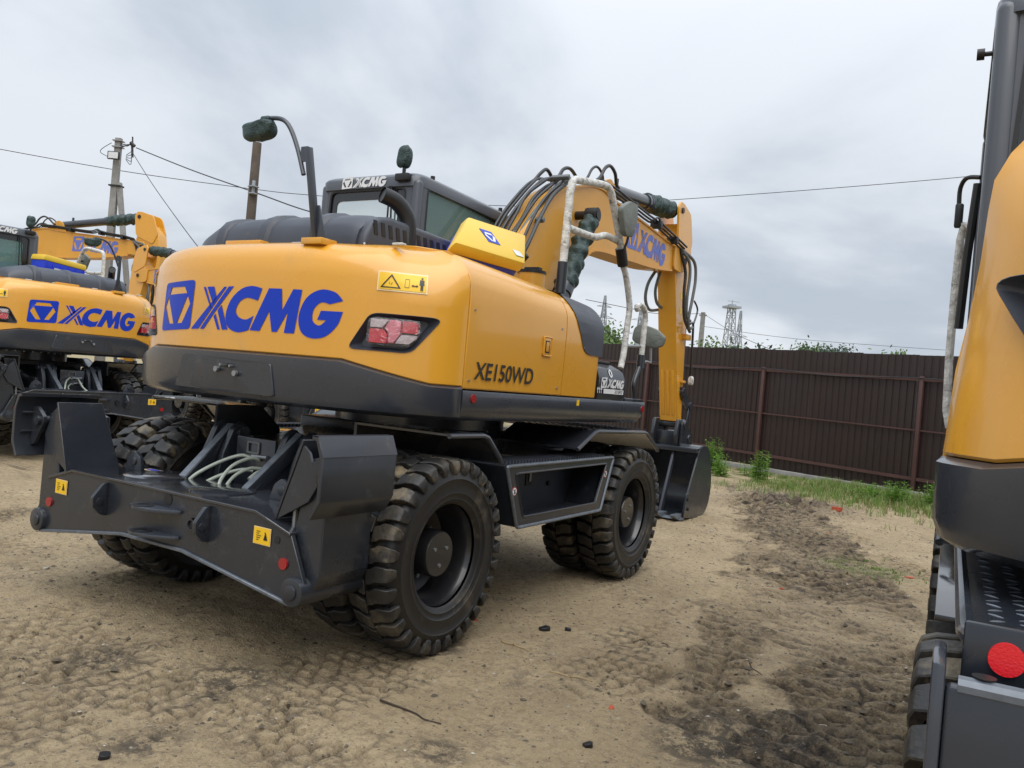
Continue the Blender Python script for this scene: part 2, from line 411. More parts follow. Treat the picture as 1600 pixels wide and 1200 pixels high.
def zb(x):
    x = abs(x)
    return 1.515 if x < 0.76 else (1.515 - (x - 0.76) / 0.40 * 0.09 if x < 1.16 else 1.425)
def cw_map(off=0.003):
    def f(u, v):
        x, y, _, _ = plan_at(u); n = nrm_at(u); ins = cw_inset(v, x); return (x + n.x * (off - ins), y + n.y * (off - ins), v)
    return f
PROF_C = [(1.95, 0.0), (2.03, 0.012), (2.085, 0.04), (2.12, 0.085), (2.14, 0.15), (2.15, 0.26)]
PROF_S = [(1.93, 0.0), (1.99, 0.006), (2.045, 0.032), (2.09, 0.07), (2.125, 0.115), (2.15, 0.17)]
PROF_K = [(1.84, 0.0), (1.93, 0.020), (2.02, 0.070), (2.085, 0.135), (2.125, 0.205), (2.15, 0.30)]
def prof_at(x, s=None):
    if s is None: s = s_of_x(x)
    k = math.exp(-((abs(s) - s_of_x(1.10)) / 0.17) ** 4) if abs(s) < s_of_x(1.10) else max(0.0, 1 - ((abs(s) - s_of_x(1.10)) / (PL[-1] - s_of_x(1.10))) ** 2)
    b = prof0(x); return [(p[0] * (1 - k) + q[0] * k, p[1] * (1 - k) + q[1] * k) for p, q in zip(b, PROF_K)]
def prof0(x):
    t = max(0.0, min(1.0, (abs(x) - 0.5) / 0.6)); return [(a[0] * (1 - t) + b[0] * t, a[1] * (1 - t) + b[1] * t) for a, b in zip(PROF_C, PROF_S)]
def cw_inset(z, x):
    p = prof_at(x)
    if z <= p[0][0]: return 0.0
    for a, b in zip(p, p[1:]):
        if z <= b[0]: return a[1] + (b[1] - a[1]) * (z - a[0]) / (b[0] - a[0])
    return p[-1][1]
# counterweight shell
ss = [PL[0] + (PL[-1] - PL[0]) * i / 64 for i in range(65)]
for bx in (-1.16, -0.76, 0.76, 1.16): ss.append(s_of_x(bx))
ss = sorted(ss)
mb = M(); rows = []
def cw_row(kind, j):
    r = []
    for s in ss:
        x, y, _, _ = plan_at(s); n = nrm_at(s); ln = 0.045 * max(0.0, min(1.0, (-x - 0.95) / 0.25))
        if kind == 'b': z, ins = zb(x), (0.03 if j == 0 else (0.006 if j == 1 else 0.0)); z += (0.0, 0.0, 0.006)[j]
        elif kind == 'm': z, ins = zb(x) + (1.84 - zb(x)) * j, 0
        else: z, ins = prof_at(x, s)[j]
        ins += ln * max(0.0, min(1.0, (z - 1.46) / 0.42)); yy = y - n.y * ins
        r.append((x - n.x * ins, min(yy, -1.294), z))
    return r
rows = [cw_row('b', 0), cw_row('b', 1), cw_row('b', 2)] + [cw_row('m', t) for t in (0.3, 0.6, 0.95)] + [cw_row('t', j) for j in range(6)]
rows.append([(x * 0.5, -1.296 + (y + 1.296) * 0.3, 2.19) for x, y, z in rows[-1]])
nn = len(ss); vs = [p for r in rows for p in r]
fs = [(j * nn + i, j * nn + i + 1, (j + 1) * nn + i + 1, (j + 1) * nn + i) for j in range(len(rows) - 1) for i in range(nn - 1)]
fs.append(tuple(range(nn - 1, -1, -1))); k = (len(rows) - 1) * nn; fs.append(tuple(range(k, k + nn)))
fs.append(tuple([j * nn for j in range(len(rows))] + [j * nn + nn - 1 for j in range(len(rows) - 1, -1, -1)]))
mb.add(vs, fs)
cw = fin('counterweight', mb, 'yellow', X, ang=30)
# tail-light pockets, cut right through the shell and lined with a housing
def pocket_poly(sg):
    q = [(0.70, 1.585), (0.735, 1.565), (1.02, 1.580), (1.085, 1.62), (1.155, 1.735), (1.15, 1.765), (0.87, 1.772), (0.84, 1.760)]
    q = rr([(0.780, 1.572), (1.080, 1.572), (1.190, 1.768), (0.885, 1.768)], 0.16, 5)
    q = [(s_of_x(a), b) for a, b in q]
    return q if sg > 0 else [(-a, b) for a, b in reversed(q)]
def off_map(u, v, d, tilt=0.0):
    x, y, _, _ = plan_at(u); n = nrm_at(u); return Vector((x + n.x * d, y + n.y * d, v))
def pull(poly, k):
    cx = sum(p[0] for p in poly) / len(poly); cz = sum(p[1] for p in poly) / len(poly)
    return [(cx + (a - cx) * k, cz + (b - cz) * k) for a, b in poly]
def ring_of(poly, d):
    o = []; L = len(poly)
    for i in range(L):
        a, b = poly[i], poly[(i + 1) % L]
        for t in (0, 0.34, 0.67): o.append(off_map(a[0] + (b[0] - a[0]) * t, a[1] + (b[1] - a[1]) * t, d))
    return o
for sg in (1, -1):
    pp = pocket_poly(sg)
    c = M().rings([ring_of(pp, 0.08), ring_of(pp, -0.12)])
    co = fin('cutter', c, 'black')
    md = cw.modifiers.new('b', 'BOOLEAN'); md.operation = 'DIFFERENCE'; md.object = co; md.solver = 'EXACT'
    dg = bpy.context.evaluated_depsgraph_get(); me2 = bpy.data.meshes.new_from_object(cw.evaluated_get(dg))
    cw.modifiers.clear(); old = cw.data; cw.data = me2; me2.name = 'counterweight'; bpy.data.objects.remove(co)
    me2.polygons.foreach_set('use_smooth', [True] * len(me2.polygons)); me2.set_sharp_from_angle(angle=R(30))
    h = M().rings([ring_of(pp, 0.004), ring_of(pull(pp, 0.985), 0.006), ring_of(pull(pp, 0.95), -0.012), ring_of(pull(pp, 0.78), -0.055)], caps=False)
    h.rings([ring_of(pull(pp, 0.78), -0.055), ring_of(pull(pp, 0.3), -0.058)], caps=False)
    rf_ = ring_of(pull(pp, 0.3), -0.058); h.add(rf_, [tuple(range(len(rf_)))])
    hs = fin('light_housing', h, 'hood_grey', cw, ang=40)
    # lamp cluster: red, pink and clear lenses
    def lens(nm, poly, mt, d0=-0.055, d1=0.002):
        q = [(s_of_x(0.885 + (a - 0.823) * 0.82), 1.612 + (b - 1.60) * 0.90) for a, b in poly]
        if sg < 0: q = [(-a, b) for a, b in reversed(q)]
        mm = M().rings([ring_of(q, d0), ring_of(q, d1), ring_of(pull(q, 0.93), d1 + 0.006)], caps=True)
        fin(nm, mm, mt, hs, ang=40)
    lens('clear_lens', [(0.825, 1.69), (0.90, 1.69), (0.935, 1.74), (0.83, 1.74)], 'clear_lens')
    lens('red_lens', [(0.823, 1.60), (0.93, 1.60), (0.93, 1.655), (0.905, 1.684), (0.823, 1.684)], 'red_lens')
    lens('turn_lens', [(0.935, 1.605), (0.965, 1.605), (1.0, 1.66), (1.0, 1.735), (0.94, 1.74), (0.91, 1.69), (0.935, 1.66)], 'pink_lens')
    lens('stop_lens', [(1.005, 1.668), (1.088, 1.668), (1.088, 1.725), (1.07, 1.738), (1.005, 1.738)], 'red_lens')
    lens('reverse_lens', [(0.972, 1.605), (1.045, 1.605), (1.085, 1.645), (1.088, 1.66), (1.003, 1.66)], 'clear_lens')
    fq_ = [(s_of_x(a) * 1.0, b) for a, b in rr([(0.875, 1.604), (1.075, 1.602), (1.115, 1.68), (1.105, 1.746), (0.875, 1.746)], 0.2)]
    if sg < 0: fq_ = [(-a, b) for a, b in reversed(fq_)]
    fin('protective_film', M().rings([ring_of(fq_, 0.006), ring_of(pull(fq_, 0.94), 0.016), ring_of(pull(fq_, 0.5), 0.020)]), 'clear_film', hs, ang=60)
# rear print
logo('brand_emblem', lambda u, v: cw_map(0.003)(s_of_x(-0.70) + u * 1.46, 1.628 + v * 1.46 * 1.0), 'blue', cw, cu=0.03)
def sticker(fn, W, H, parent, pict=True, name='warning_sticker'):
    b = art(name, [[(0, 0), (W, 0), (W, H), (0, H)]], lambda u, v: fn(u, v, 0.004), 'sticker_edge', parent, cu=W / 12, cv=H / 5)
    e = 0.03 * W
    art('sticker_field', [[(e, e), (W - e, e), (W - e, H - e), (e, H - e)]], lambda u, v: fn(u, v, 0.0062), 'sticker_yellow', b, cu=W / 12, cv=H / 5)
    if not pict: 
        lp = []
        for k in range(5):
            y0 = H * (0.25 + 0.12 * k); lp.append([(W * .2, y0), (W * (.35 + .07 * (k % 3)), y0), (W * (.35 + .07 * (k % 3)), y0 + H * .04), (W * .2, y0 + H * .04)])
        lp.append([(W * .62, H * .3), (W * .68, H * .3), (W * .78, H * .75), (W * .72, H * .75)])
        lp.append([(W * .80, H * .3), (W * .86, H * .3), (W * .72, H * .75), (W * .66, H * .75)])
        art('sticker_print', lp, lambda u, v: fn(u, v, 0.0085), 'ink', b); return b
    t0, t1 = (W * 0.06, H * 0.16), (W * 0.46, H * 0.16)
    tri = [(W * .07, H * .16), (W * .47, H * .16), (W * .27, H * .86)]
    ti = pull(tri, 0.78); lp = []
    for q_ in ([tri[0], tri[1], ti[1], ti[0]], [tri[1], tri[2], ti[2], ti[1]], [tri[2], tri[0], ti[0], ti[2]]): art('sticker_print', [q_], lambda u, v: fn(u, v, 0.0085), 'ink', b, cu=W / 20, cv=H / 5)
    lp += [[(W * .235, H * .34), (W * .245, H * .34), (W * .245, H * .46), (W * .235, H * .46)], [(W * .27, H * .32), (W * .28, H * .32), (W * .30, H * .44), (W * .29, H * .44)]]
    lp += [[(W * .54, H * .24), (W * .63, H * .24), (W * .63, H * .68), (W * .54, H * .68)], [(W * .547, H * .26), (W * .623, H * .26), (W * .623, H * .66), (W * .547, H * .66)]]
    lp += [[(W * .67, H * .36), (W * .71, H * .43), (W * .71, H * .385), (W * .77, H * .385), (W * .77, H * .43), (W * .81, H * .36), (W * .77, H * .29), (W * .77, H * .335), (W * .71, H * .335), (W * .71, H * .29)]]
    cx = W * .88
    lp += [[(cx + W * .022 * math.cos(a), H * .78 + H * .055 * math.sin(a)) for a in [k * PI / 4 for k in range(8)]]]
    lp += [[(cx - W * .045, H * .70), (cx + W * .045, H * .70), (cx + W * .05, H * .42), (cx + W * .032, H * .42), (cx + W * .03, H * .55), (cx + W * .025, H * .14), (cx + W * .004, H * .14), (cx, H * .42), (cx - W * .004, H * .14), (cx - W * .025, H * .14), (cx - W * .03, H * .55), (cx - W * .032, H * .42), (cx - W * .05, H * .42)]]
    art('sticker_print', lp, lambda u, v: fn(u, v, 0.0085), 'ink', b, cu=W / 20, cv=H / 5); return b
def cwst(x0, z0):
    s0 = s_of_x(x0)
    return lambda u, v, o: cw_map(o)(s0 + u, z0 + v)
sticker(cwst(0.905, 1.884), 0.262, 0.104, cw)
sticker(cwst(-1.125, 1.884), 0.262, 0.104, cw)

# dark bumper under the counterweight
mb = M(); rows = []
for dz, off, ab in ((0.0, -0.03, 0), (-0.003, 0.0, 0), (-0.014, 0.026, 0), (None, 0.024, 1.30), (None, 0.006, 1.262), (None, -0.03, 1.243), (None, -0.10, 1.238)):
    r = []
    for s in ss:
        x, y, _, _ = plan_at(s); n = nrm_at(s); z = zb(x) + dz if dz is not None else ab
        o = off * (1 if off < 0 else min(1, (PL[-1] - abs(s)) / 0.06))
        r.append((x + n.x * o, min(y + n.y * o, -1.29), z))
    rows.append(r)
vs = [p for r in rows for p in r]
fs = [(j * nn + i, j * nn + i + 1, (j + 1) * nn + i + 1, (j + 1) * nn + i) for j in range(len(rows) - 1) for i in range(nn - 1)]
fs.append(tuple(range(nn - 1, -1, -1))); k = (len(rows) - 1) * nn; fs.append(tuple(range(k, k + nn)))
fs.append(tuple([j * nn for j in range(len(rows))] + [j * nn + nn - 1 for j in range(len(rows) - 1, -1, -1)]))
mb.add(vs, fs)
bp_ = fin('bumper', mb, 'grey', X, ang=28)
fl = lambda u, v: cw_map(0.034)(u, v)
pp = rr([(-0.42, 1.285), (0.40, 1.285), (0.36, 1.46), (-0.36, 1.475)], 0.06)
mm = M().rings([ring_of(pp, 0.015), ring_of(pp, 0.030), ring_of(pull(pp, .985), 0.034)], caps=True)
pl_ = fin('number_plate_panel', mm, 'chassis', bp_, bevel=0)
pp = rr([(-0.12, 1.272), (0.20, 1.272), (0.20, 1.40), (-0.12, 1.40)], 0.08)
for (a, b, r_) in ((-0.035, 1.405, 0.016), (0.115, 1.39, 0.016), (0.0, 1.43, 0.008), (0.075, 1.428, 0.008)):
    p = off_map(a, b, 0.03); n = nrm_at(a); q = p + Vector((n.x, n.y, 0)) * 0.02
    fin('bolt', M().cyl(p, q, r_, 10), 'steel', pl_)
p = off_map(0.037, 1.43, 0.03); q = off_map(0.037, 1.43, 0.055)
fin('plate_lamp', M().box((p + q) / 2, (0.06, 0.03, 0.022)), 'blackgloss', pl_, bevel=0.008)

# side body: right engine door, front side panel, grey cap
SEC = [(1.235, 1.412), (1.245, 1.418), (1.25, 1.6), (1.252, 1.865), (1.246, 1.965), (1.232, 2.015), (1.205, 2.058), (1.168, 2.098), (1.12, 2.128), (1.06, 2.15), (0.85, 2.18), (0.52, 2.20)]
def sec_at(y):
    """cross-section, dropping gently towards the front"""
    t = (y + 1.29) / 1.66; d = 0.045 * t + 0.03 * t * t
    return [(x, z - d * max(0, min(1, (z - 1.7) / 0.3))) for x, z in SEC]
SEC_L = [(1.235, 1.412), (1.245, 1.418), (1.235, 1.6), (1.208, 1.78), (1.18, 1.88), (1.13, 1.955), (1.06, 2.015), (0.97, 2.055), (0.86, 2.08), (0.5, 2.12)]
def side_loft(y0, y1, n, x_in=0.5, sgn=1, round_front=False, lo=1.412):
    mm = M(); rs = []
    for i in range(n + 1):
        y = y0 + (y1 - y0) * i / n; sec = sec_at(y) if sgn > 0 else SEC_L; q = 0.0
        if round_front:
            e = max(0, (y - (y1 - 0.07)) / 0.07); q = 0.07 * (1 - math.sqrt(max(0, 1 - e * e)))
        rg = [((x - q) * sgn, y, z - (q * 0.9 if z > 1.9 else 0)) for x, z in sec] + [(x_in * sgn, y, lo)]
        rs.append(rg)
    mm.rings(rs); return mm
door = fin('engine_door', side_loft(-1.288, -0.174, 10), 'yellow', X, bevel=0.004, seg=1, ang=28)
spn = fin('side_panel', side_loft(-0.168, 0.385, 12, round_front=True), 'yellow', X, bevel=0.0, ang=28)
def side_patch(poly, off, cu=0.03, cv=0.03):
    """poly in (y, z): wraps onto the right body side, leaning over the top edge (z is arc height above 1.86)"""
    def f(u, v):
        sec = sec_at(u); acc = sec[3][1]
        if v <= acc: return (1.251 + off, u, v)
        for a, b in zip(sec[3:], sec[4:]):
            L = math.hypot(b[0] - a[0], b[1] - a[1])
            if v <= acc + L:
                t = (v - acc) / L; nx, nz_ = (b[1] - a[1]) / L, -(b[0] - a[0]) / L
                return (a[0] + (b[0] - a[0]) * t + nx * off, u, a[1] + (b[1] - a[1]) * t + nz_ * off)
            acc += L
        return (sec[-1][0], u, sec[-1][1] + off)
    return f
capp = seg_sm([(-0.10, 2.24), (-0.09, 2.06), (-0.04, 1.93), (0.03, 1.82), (0.08, 1.745), (0.13, 1.715), (0.2, 1.705), (0.375, 1.705), (0.385, 2.0), (0.385, 2.46), (-0.10, 2.46)], [0, 7, 9, 10], 5)
art('grey_cap', [capp], side_patch(None, 0.006), 'hood_grey', spn, cu=0.03, cv=0.03)
fin('cap_front', M().rings([[(x + 0.004, y, z) for x, z in [(1.17 - dx, 1.70), (1.19 - dx, 1.8), (1.19 - dx, 1.9), (1.17 - dx, 1.965), (1.12 - dx, 2.02), (1.05 - dx, 2.05), (0.9 - dx, 2.06), (0.5, 2.06), (0.5, 1.70)]] for y, dx in ((0.37, -0.045), (0.40, -0.02), (0.425, 0.02), (0.44, 0.08))]), 'grey', spn)
fin('door_latch', M().b2((1.25, -0.47, 1.66), (1.258, -0.375, 1.765)), 'yellow', door, bevel=0.003)
fin('latch_recess', M().b2((1.256, -0.452, 1.672), (1.2595, -0.395, 1.748)), 'ink', door)
fin('latch_handle', M().b2((1.258, -0.442, 1.68), (1.263, -0.408, 1.74)), 'yellow_dull', door, bevel=0.002)
bm = text_bm('XE150WD', 1.0, 0.12, 0.015, 0, 1.0)
us = [q.co.x for q in bm.verts]; vv = [q.co.y for q in bm.verts]; u0, u1, v0, v1 = min(us), max(us), min(vv), max(vv)
art('model_lettering', None, lambda u, v: (1.2535, -1.20 + (u - u0) / (u1 - u0) * 0.64, 1.468 + (v - v0) / (v1 - v0) * 0.098 ), 'ink', door, bm=bm)
# left body (cab side): plain mirrored door behind the cab
fin('engine_door', side_loft(-1.288, -0.22, 8, x_in=0.5, sgn=-1), 'yellow', X, bevel=0.004, seg=1, ang=28)
# top deck between the hood and the sides
fin('engine_deck', M().b2((-1.0, -1.35, 2.08), (0.62, 0.10, 2.13)).b2((-0.95, -1.28, 1.42), (0.95, 0.36, 2.08)), 'yellow_dull', X)
# skirts along both sides
for sg in (1, -1):
    pr = [(1.245, 1.406), (1.249, 1.395), (1.249, 1.33), (1.243, 1.29), (1.225, 1.26), (1.20, 1.242), (1.1, 1.238), (0.75, 1.238), (0.75, 1.406)]
    rs = [[(x * sg, y, z) for x, z in pr] for y in (-1.284, 1.13)]
    rs += [[(x * sg, 1.262 - (1.406 - z) * 0.45, z) for x, z in pr]]
    sk = fin('side_skirt', M().rings(rs), 'grey', X, ang=30)
    for y in (-1.185, 1.21):
        fin('reflector', M().cyl((1.248 * sg, y, 1.364 if y < 0 else 1.353), (1.256 * sg, y, 1.364 if y < 0 else 1.353), 0.024, 16), 'red', sk)
    if sg > 0:
        fin('hook_sticker', M().b2((1.249, 0.06, 1.355), (1.2505, 0.095, 1.395)), 'sticker_yellow', sk)
# upper frame floor + swing ring
fin('upper_frame', M().b2((-1.15, -1.3, 1.242), (1.15, 1.25, 1.40)).b2((-0.5, -1.5, 1.25), (0.5, 1.3, 1.42)), 'chassis', X, bevel=0.01)
ring = M().lathe([(0.62, 1.12), (0.62, 1.24)], 'z', n=48, caps=True)
sr = fin('swing_ring', ring, 'chassis', X)
g = M()
for k in range(40):
    a = 2 * PI * k / 40; g.cyl((0.585 * math.cos(a), 0.585 * math.sin(a), 1.10), (0.585 * math.cos(a), 0.585 * math.sin(a), 1.122), 0.014, 6)
    g.cyl((0.66 * math.cos(a), 0.66 * math.sin(a), 1.225), (0.66 * math.cos(a), 0.66 * math.sin(a), 1.246), 0.016, 6)
b_ = fin('ring_bolts', g, 'steel', sr); b_['kind'] = 'stuff'

# hood
def hood_sec(x):
    e = max(0, abs(x + 0.05) - 0.55) / 0.16 if x > 0 else max(0, (-x - 0.52) / 0.30)
    e = min(e, 1); return math.sqrt(max(0, 1 - e * e))
hs_ = [-0.815, -0.805, -0.79, -0.76, -0.72, -0.66, -0.60, -0.52, -0.3, -0.05, 0.2, 0.42, 0.50, 0.56, 0.60, 0.63, 0.65]
prf = [(-1.56, 2.12), (-1.555, 2.18), (-1.535, 2.25), (-1.49, 2.30), (-1.42, 2.333), (-1.34, 2.35), (-1.1, 2.345), (-0.8, 2.33), (-0.4, 2.31), (-0.06, 2.29), (-0.05, 2.12)]
rs = []
for x in hs_:
    k = hood_sec(x) * 0.62 + 0.38 if x < 0 else 1 - (1 - hood_sec(x)) * 0.30
    pull_ = 0.13 * max(0, (-x - 0.2) / 0.6) ** 1.5
    rs.append([(x, y + (pull_ if y < -1 else 0), 2.12 + (z - 2.12) * k) for y, z in prf])
hood = fin('engine_hood', M().rings(rs), 'hood_grey', X, ang=32)
for xb in (-0.50, -0.08, 0.33):
    q = M().rings([[(xb + dx, y + (0.13 * max(0, (-xb - 0.2) / 0.6) ** 1.5 if y < -1 else 0) - (0.0 if abs(dx) > 0.03 else 0.012) * (1 if y < -1.3 else 0), z + (0.0 if abs(dx) > 0.03 else 0.014)) for y, z in prf] for dx in (-0.05, -0.03, 0.03, 0.05)])
    fin('hood_rib', q, 'hood_grey', hood, ang=30)
for k in range(17):
    y = -1.47 + k * 0.064
    z1 = 2.300 - k * 0.0012
    sl = M().prism([(y, 2.212), (y + 0.034, 2.212), (y + 0.016, z1 - 0.01), (y - 0.018, z1 - 0.01)], 'x', 0.6985, 0.704)
    fin('vent_slot', sl, 'black', hood, bevel=0.004, seg=1)
fin('hood_side', M().prism([(-1.545, 2.12), (-1.53, 2.20), (-1.49, 2.275), (-1.42, 2.318), (-1.33, 2.335), (-0.25, 2.305), (-0.1, 2.12)], 'x', 0.55, 0.70), 'hood_grey', hood, bevel=0.028, seg=4)
fin('hood_bracket', M().b2((-0.32, -1.62, 2.125), (-0.02, -1.55, 2.165)), 'yellow', hood, bevel=0.006)
# exhaust pipe
ex = M().tube([(0.665, -1.14, 2.10), (0.665, -1.14, 2.30), (0.655, -1.16, 2.385), (0.625, -1.22, 2.45), (0.585, -1.30, 2.475)], 0.047, 18, 6, caps=False)
e_ = fin('exhaust_pipe', ex, 'black', X)
fin('pipe_bore', M().cyl((0.600, -1.270, 2.466), (0.588, -1.294, 2.4735), 0.0445, 20), 'ink', e_)
# rear mirror on its post
mp = empty('rear_mirror', (0, 0, 0), 0, X)
fin('post', M().bar((0.475, -1.67, 2.13), (0.44, -1.75, 2.625), 0.038, 0.030).prism([(0.42, 2.15), (0.55, 2.15), (0.49, 2.33), (0.45, 2.33)], 'y', -1.685, -1.675), 'grey', mp, bevel=0.004)
fin('post_foot', M().b2((0.41, -1.72, 2.115), (0.56, -1.60, 2.150)), 'yellow', mp, bevel=0.004)
fin('mirror_arm', M().tube([(0.42, -1.75, 2.48), (0.36, -1.75, 2.62), (0.29, -1.75, 2.74), (0.22, -1.75, 2.795), (0.12, -1.75, 2.81), (0.05, -1.75, 2.80)], 0.013, 10, 5), 'grey', mp)
fin('brace', M().b2((0.39, -1.756, 2.55), (0.44, -1.744, 2.63)), 'grey', mp)
def bag(name, c, r, mt, parent, seed=0, knot=None, rot=None):
    rg = random.Random(seed); bm = bmesh.new(); bmesh.ops.create_icosphere(bm, subdivisions=4, radius=1.0)
    ph = [rg.uniform(0, 6) for _ in range(6)]
    for q in bm.verts:
        d = q.co.normalized(); d = Vector([math.copysign(abs(k_) ** 0.62, k_) for k_ in d]) * 0.86; a = math.atan2(d.y, d.x)
        w_ = 1 + 0.05 * math.sin(2 * a + ph[0] + 2 * d.z) + 0.035 * math.sin(5 * a + ph[1] - 3 * d.z) + 0.02 * math.sin(5 * d.z + ph[2] + a)
        q.co = Vector((d.x * r[0], d.y * r[1], d.z * r[2])) * w_
        if rot is not None: q.co = rot @ q.co
        q.co += Vector(c)
    me = bpy.data.meshes.new(name); bm.to_mesh(me); bm.free(); me.polygons.foreach_set('use_smooth', [True] * len(me.polygons))
    me.materials.append(MAT[mt]); o = link(name, me, parent); return o
mc = bag('mirror_cover', (0, 0, 0), (0.125, 0.06, 0.085), 'cloth_green', mp, 3)
for v_ in mc.data.vertices:
    c_ = v_.co; z_ = c_.z * (0.45 if c_.z > 0 else 1.0); v_.co = Vector((0.045 + c_.x * (1.0 + 0.5 * max(0, z_) / 0.04 * 0.2), -1.75 + c_.y, 2.765 + z_ + c_.x * 0.06))
fin('cover_knot', M().box((0.10, -1.75, 2.805), (0.07, 0.05, 0.035)), 'cloth_green', mp, bevel=0.014)

# small fasteners, seams and handles on the panels
for y in (-1.24, -0.24):
    for z in (1.46, 1.84): fin('panel_bolt', M().cyl((1.249, y, z), (1.2555, y, z), 0.007, 8), 'steel', door)
for x_ in (-0.62, -0.30, 0.22, 0.66, 0.90):
    fin('cover_clip', M().b2((x_ - 0.035, -1.60 + 0.10 * abs(x_), 2.142), (x_ + 0.035, -1.56 + 0.10 * abs(x_), 2.156)), 'white_dirty', cw, bevel=0.005)
for x_ in (-0.9, 0.9):
    s_ = s_of_x(x_); seam_ = [off_map(s_, z, 0.0005 - cw_inset(z, x_)) for z in (1.50, 1.6, 1.7, 1.8)]
fin('latch_frame', M().tube([(1.2585, y, z) for y, z in rr([(-0.475, 1.655), (-0.37, 1.655), (-0.37, 1.77), (-0.475, 1.77)], 0.12)] + [(1.2585, -0.4624, 1.655)], 0.004, 6), 'yellow', door)
# ---- cab
cab = empty('cab', (0, 0, 0), 0, X)
CX0, CX1, CY0, CY1, CZ = -1.20, -0.20, 0.0, 1.37, 2.985
def frame_panel(name, outer, hole, ax, a0, a1, mt, parent, bev=0.0):
    cd = bpy.data.curves.new('tmp', 'CURVE'); cd.dimensions = '2D'; cd.fill_mode = 'BOTH'; cd.extrude = (a1 - a0) / 2
    for lp in [outer] + ([hole] if hole else []):
        sp = cd.splines.new('POLY'); sp.points.add(len(lp) - 1)
        for i, (p, q) in enumerate(lp): sp.points[i].co = (p, q, 0, 1)
        sp.use_cyclic_u = True
    bm = curve_to_bm(cd, 0, 0); c = (a0 + a1) / 2
    for q in bm.verts:
        u, v, t = q.co; q.co = (c + t, u, v) if ax == 'x' else (u, c + t, v)
    bmesh.ops.recalc_face_normals(bm, faces=bm.faces)
    me = bpy.data.meshes.new(name); bm.to_mesh(me); bm.free(); me.materials.append(MAT[mt]); return link(name, me, parent)
rear_out = [(CX0 + 0.02, 1.42), (CX1 - 0.02, 1.42), (CX1 - 0.02, 2.93), (CX1 - 0.07, 2.96), (CX0 + 0.07, 2.96), (CX0 + 0.02, 2.93)]
rear_hole = rr([(-1.13, 2.30), (-0.325, 2.30), (-0.325, 2.885), (-1.10, 2.885)], 0.07)
frame_panel('rear_frame', rear_out, rear_hole, 'y', 0.0, 0.05, 'cab_grey', cab)
fin('rear_window', M().prism(pull(rear_hole, 1.03), 'y', 0.018, 0.024), 'cab_glass', cab, smooth=False)
frame_panel('window_seal', pull(rear_hole, 1.01), pull(rear_hole, 0.975), 'y', -0.004, 0.02, 'black', cab)
frame_panel('window_border', pull(rear_hole, 0.97), rr([(-1.05, 2.32), (-0.40, 2.32), (-0.40, 2.81), (-1.04, 2.81)], 0.08), 'y', 0.012, 0.017, 'blackgloss', cab)
side_out = [(0.03, 1.42), (1.36, 1.42), (1.37, 2.60), (1.345, 2.86), (1.29, 2.905), (0.08, 2.955), (0.03, 2.92)]
side_hole = rr([(0.11, 1.95), (1.31, 1.95), (1.325, 2.60), (1.29, 2.85), (0.15, 2.915), (0.11, 2.88)], 0.06)
frame_panel('side_frame', side_out, side_hole, 'x', CX1 - 0.05, CX1, 'cab_grey', cab)
fin('side_window', M().prism(pull(side_hole, 1.02), 'x', CX1 - 0.024, CX1 - 0.018), 'cab_glass', cab, smooth=False)
frame_panel('window_seal', pull(side_hole, 1.008), pull(side_hole, 0.985), 'x', CX1 - 0.016, CX1 + 0.004, 'black', cab)
door_out = side_out
door_hole = rr([(0.50, 2.0), (1.26, 2.0), (1.30, 2.60), (1.26, 2.83), (0.50, 2.88)], 0.08)
frame_panel('cab_door', door_out, door_hole, 'x', CX0, CX0 + 0.05, 'cab_grey', cab)
fin('door_window', M().prism(pull(door_hole, 1.02), 'x', CX0 + 0.018, CX0 + 0.024), 'cab_glass', cab, smooth=False)
fr_hole = rr([(-1.12, 1.8), (-0.28, 1.8), (-0.28, 2.84), (-1.12, 2.84)], 0.06)
frame_panel('front_frame', rear_out, fr_hole, 'y', 1.32, 1.365, 'cab_grey', cab)
fin('windscreen', M().prism(pull(fr_hole, 1.02), 'y', 1.34, 1.346), 'cab_glass', cab, smooth=False)
for x in (CX0 + 0.035, CX1 - 0.035):
    fin('corner_pillar', M().b2((x - 0.04, -0.012, 1.42), (x + 0.04, 0.07, 2.95)), 'cab_grey', cab, bevel=0.035, seg=4)
    fin('corner_pillar', M().b2((x - 0.04, 1.30, 1.42), (x + 0.04, 1.375, 2.88)), 'cab_grey', cab, bevel=0.03, seg=4)
rf = M().rings([[(x, y, z + dz - (0.05 * max(0, y - 0.7))) for x, y in rr([(CX0 + i_, CY0 - 0.015 + i_), (CX1 - i_, CY0 - 0.015 + i_), (CX1 - i_, CY1 - i_ + 0.01), (CX0 + i_, CY1 - i_ + 0.01)], 0.09, 5)] for z, dz, i_ in ((2.895, 0, -0.006), (2.965, 0, -0.006), (2.985, 0, 0.008), (3.003, 0, 0.04), (3.012, 0, 0.11))])
fin('roof', rf, 'cab_grey', cab, ang=50)
fin('cab_base', M().b2((CX0 + 0.01, 0.01, 1.40), (CX1 - 0.01, 1.36, 1.60)), 'cab_grey', cab, bevel=0.02)
fin('cab_interior', M().b2((CX0 + 0.06, 0.06, 1.60), (CX1 - 0.06, 1.3, 1.66)).b2((CX0 + 0.06, 0.06, 1.66), (CX1 - 0.06, 0.22, 2.22)).b2((CX0 + 0.06, 0.25, 1.66), (CX0 + 0.14, 0.95, 2.1)), 'black', cab)
fin('seat', M().b2((-0.92, 0.40, 1.95), (-0.46, 0.85, 2.08)).b2((-0.92, 0.33, 2.05), (-0.46, 0.45, 2.50)), 'cushion', cab, bevel=0.03)
fin('head_rest', M().b2((-0.82, 0.34, 2.50), (-0.56, 0.43, 2.68)), 'cushion_tan', cab, bevel=0.03)
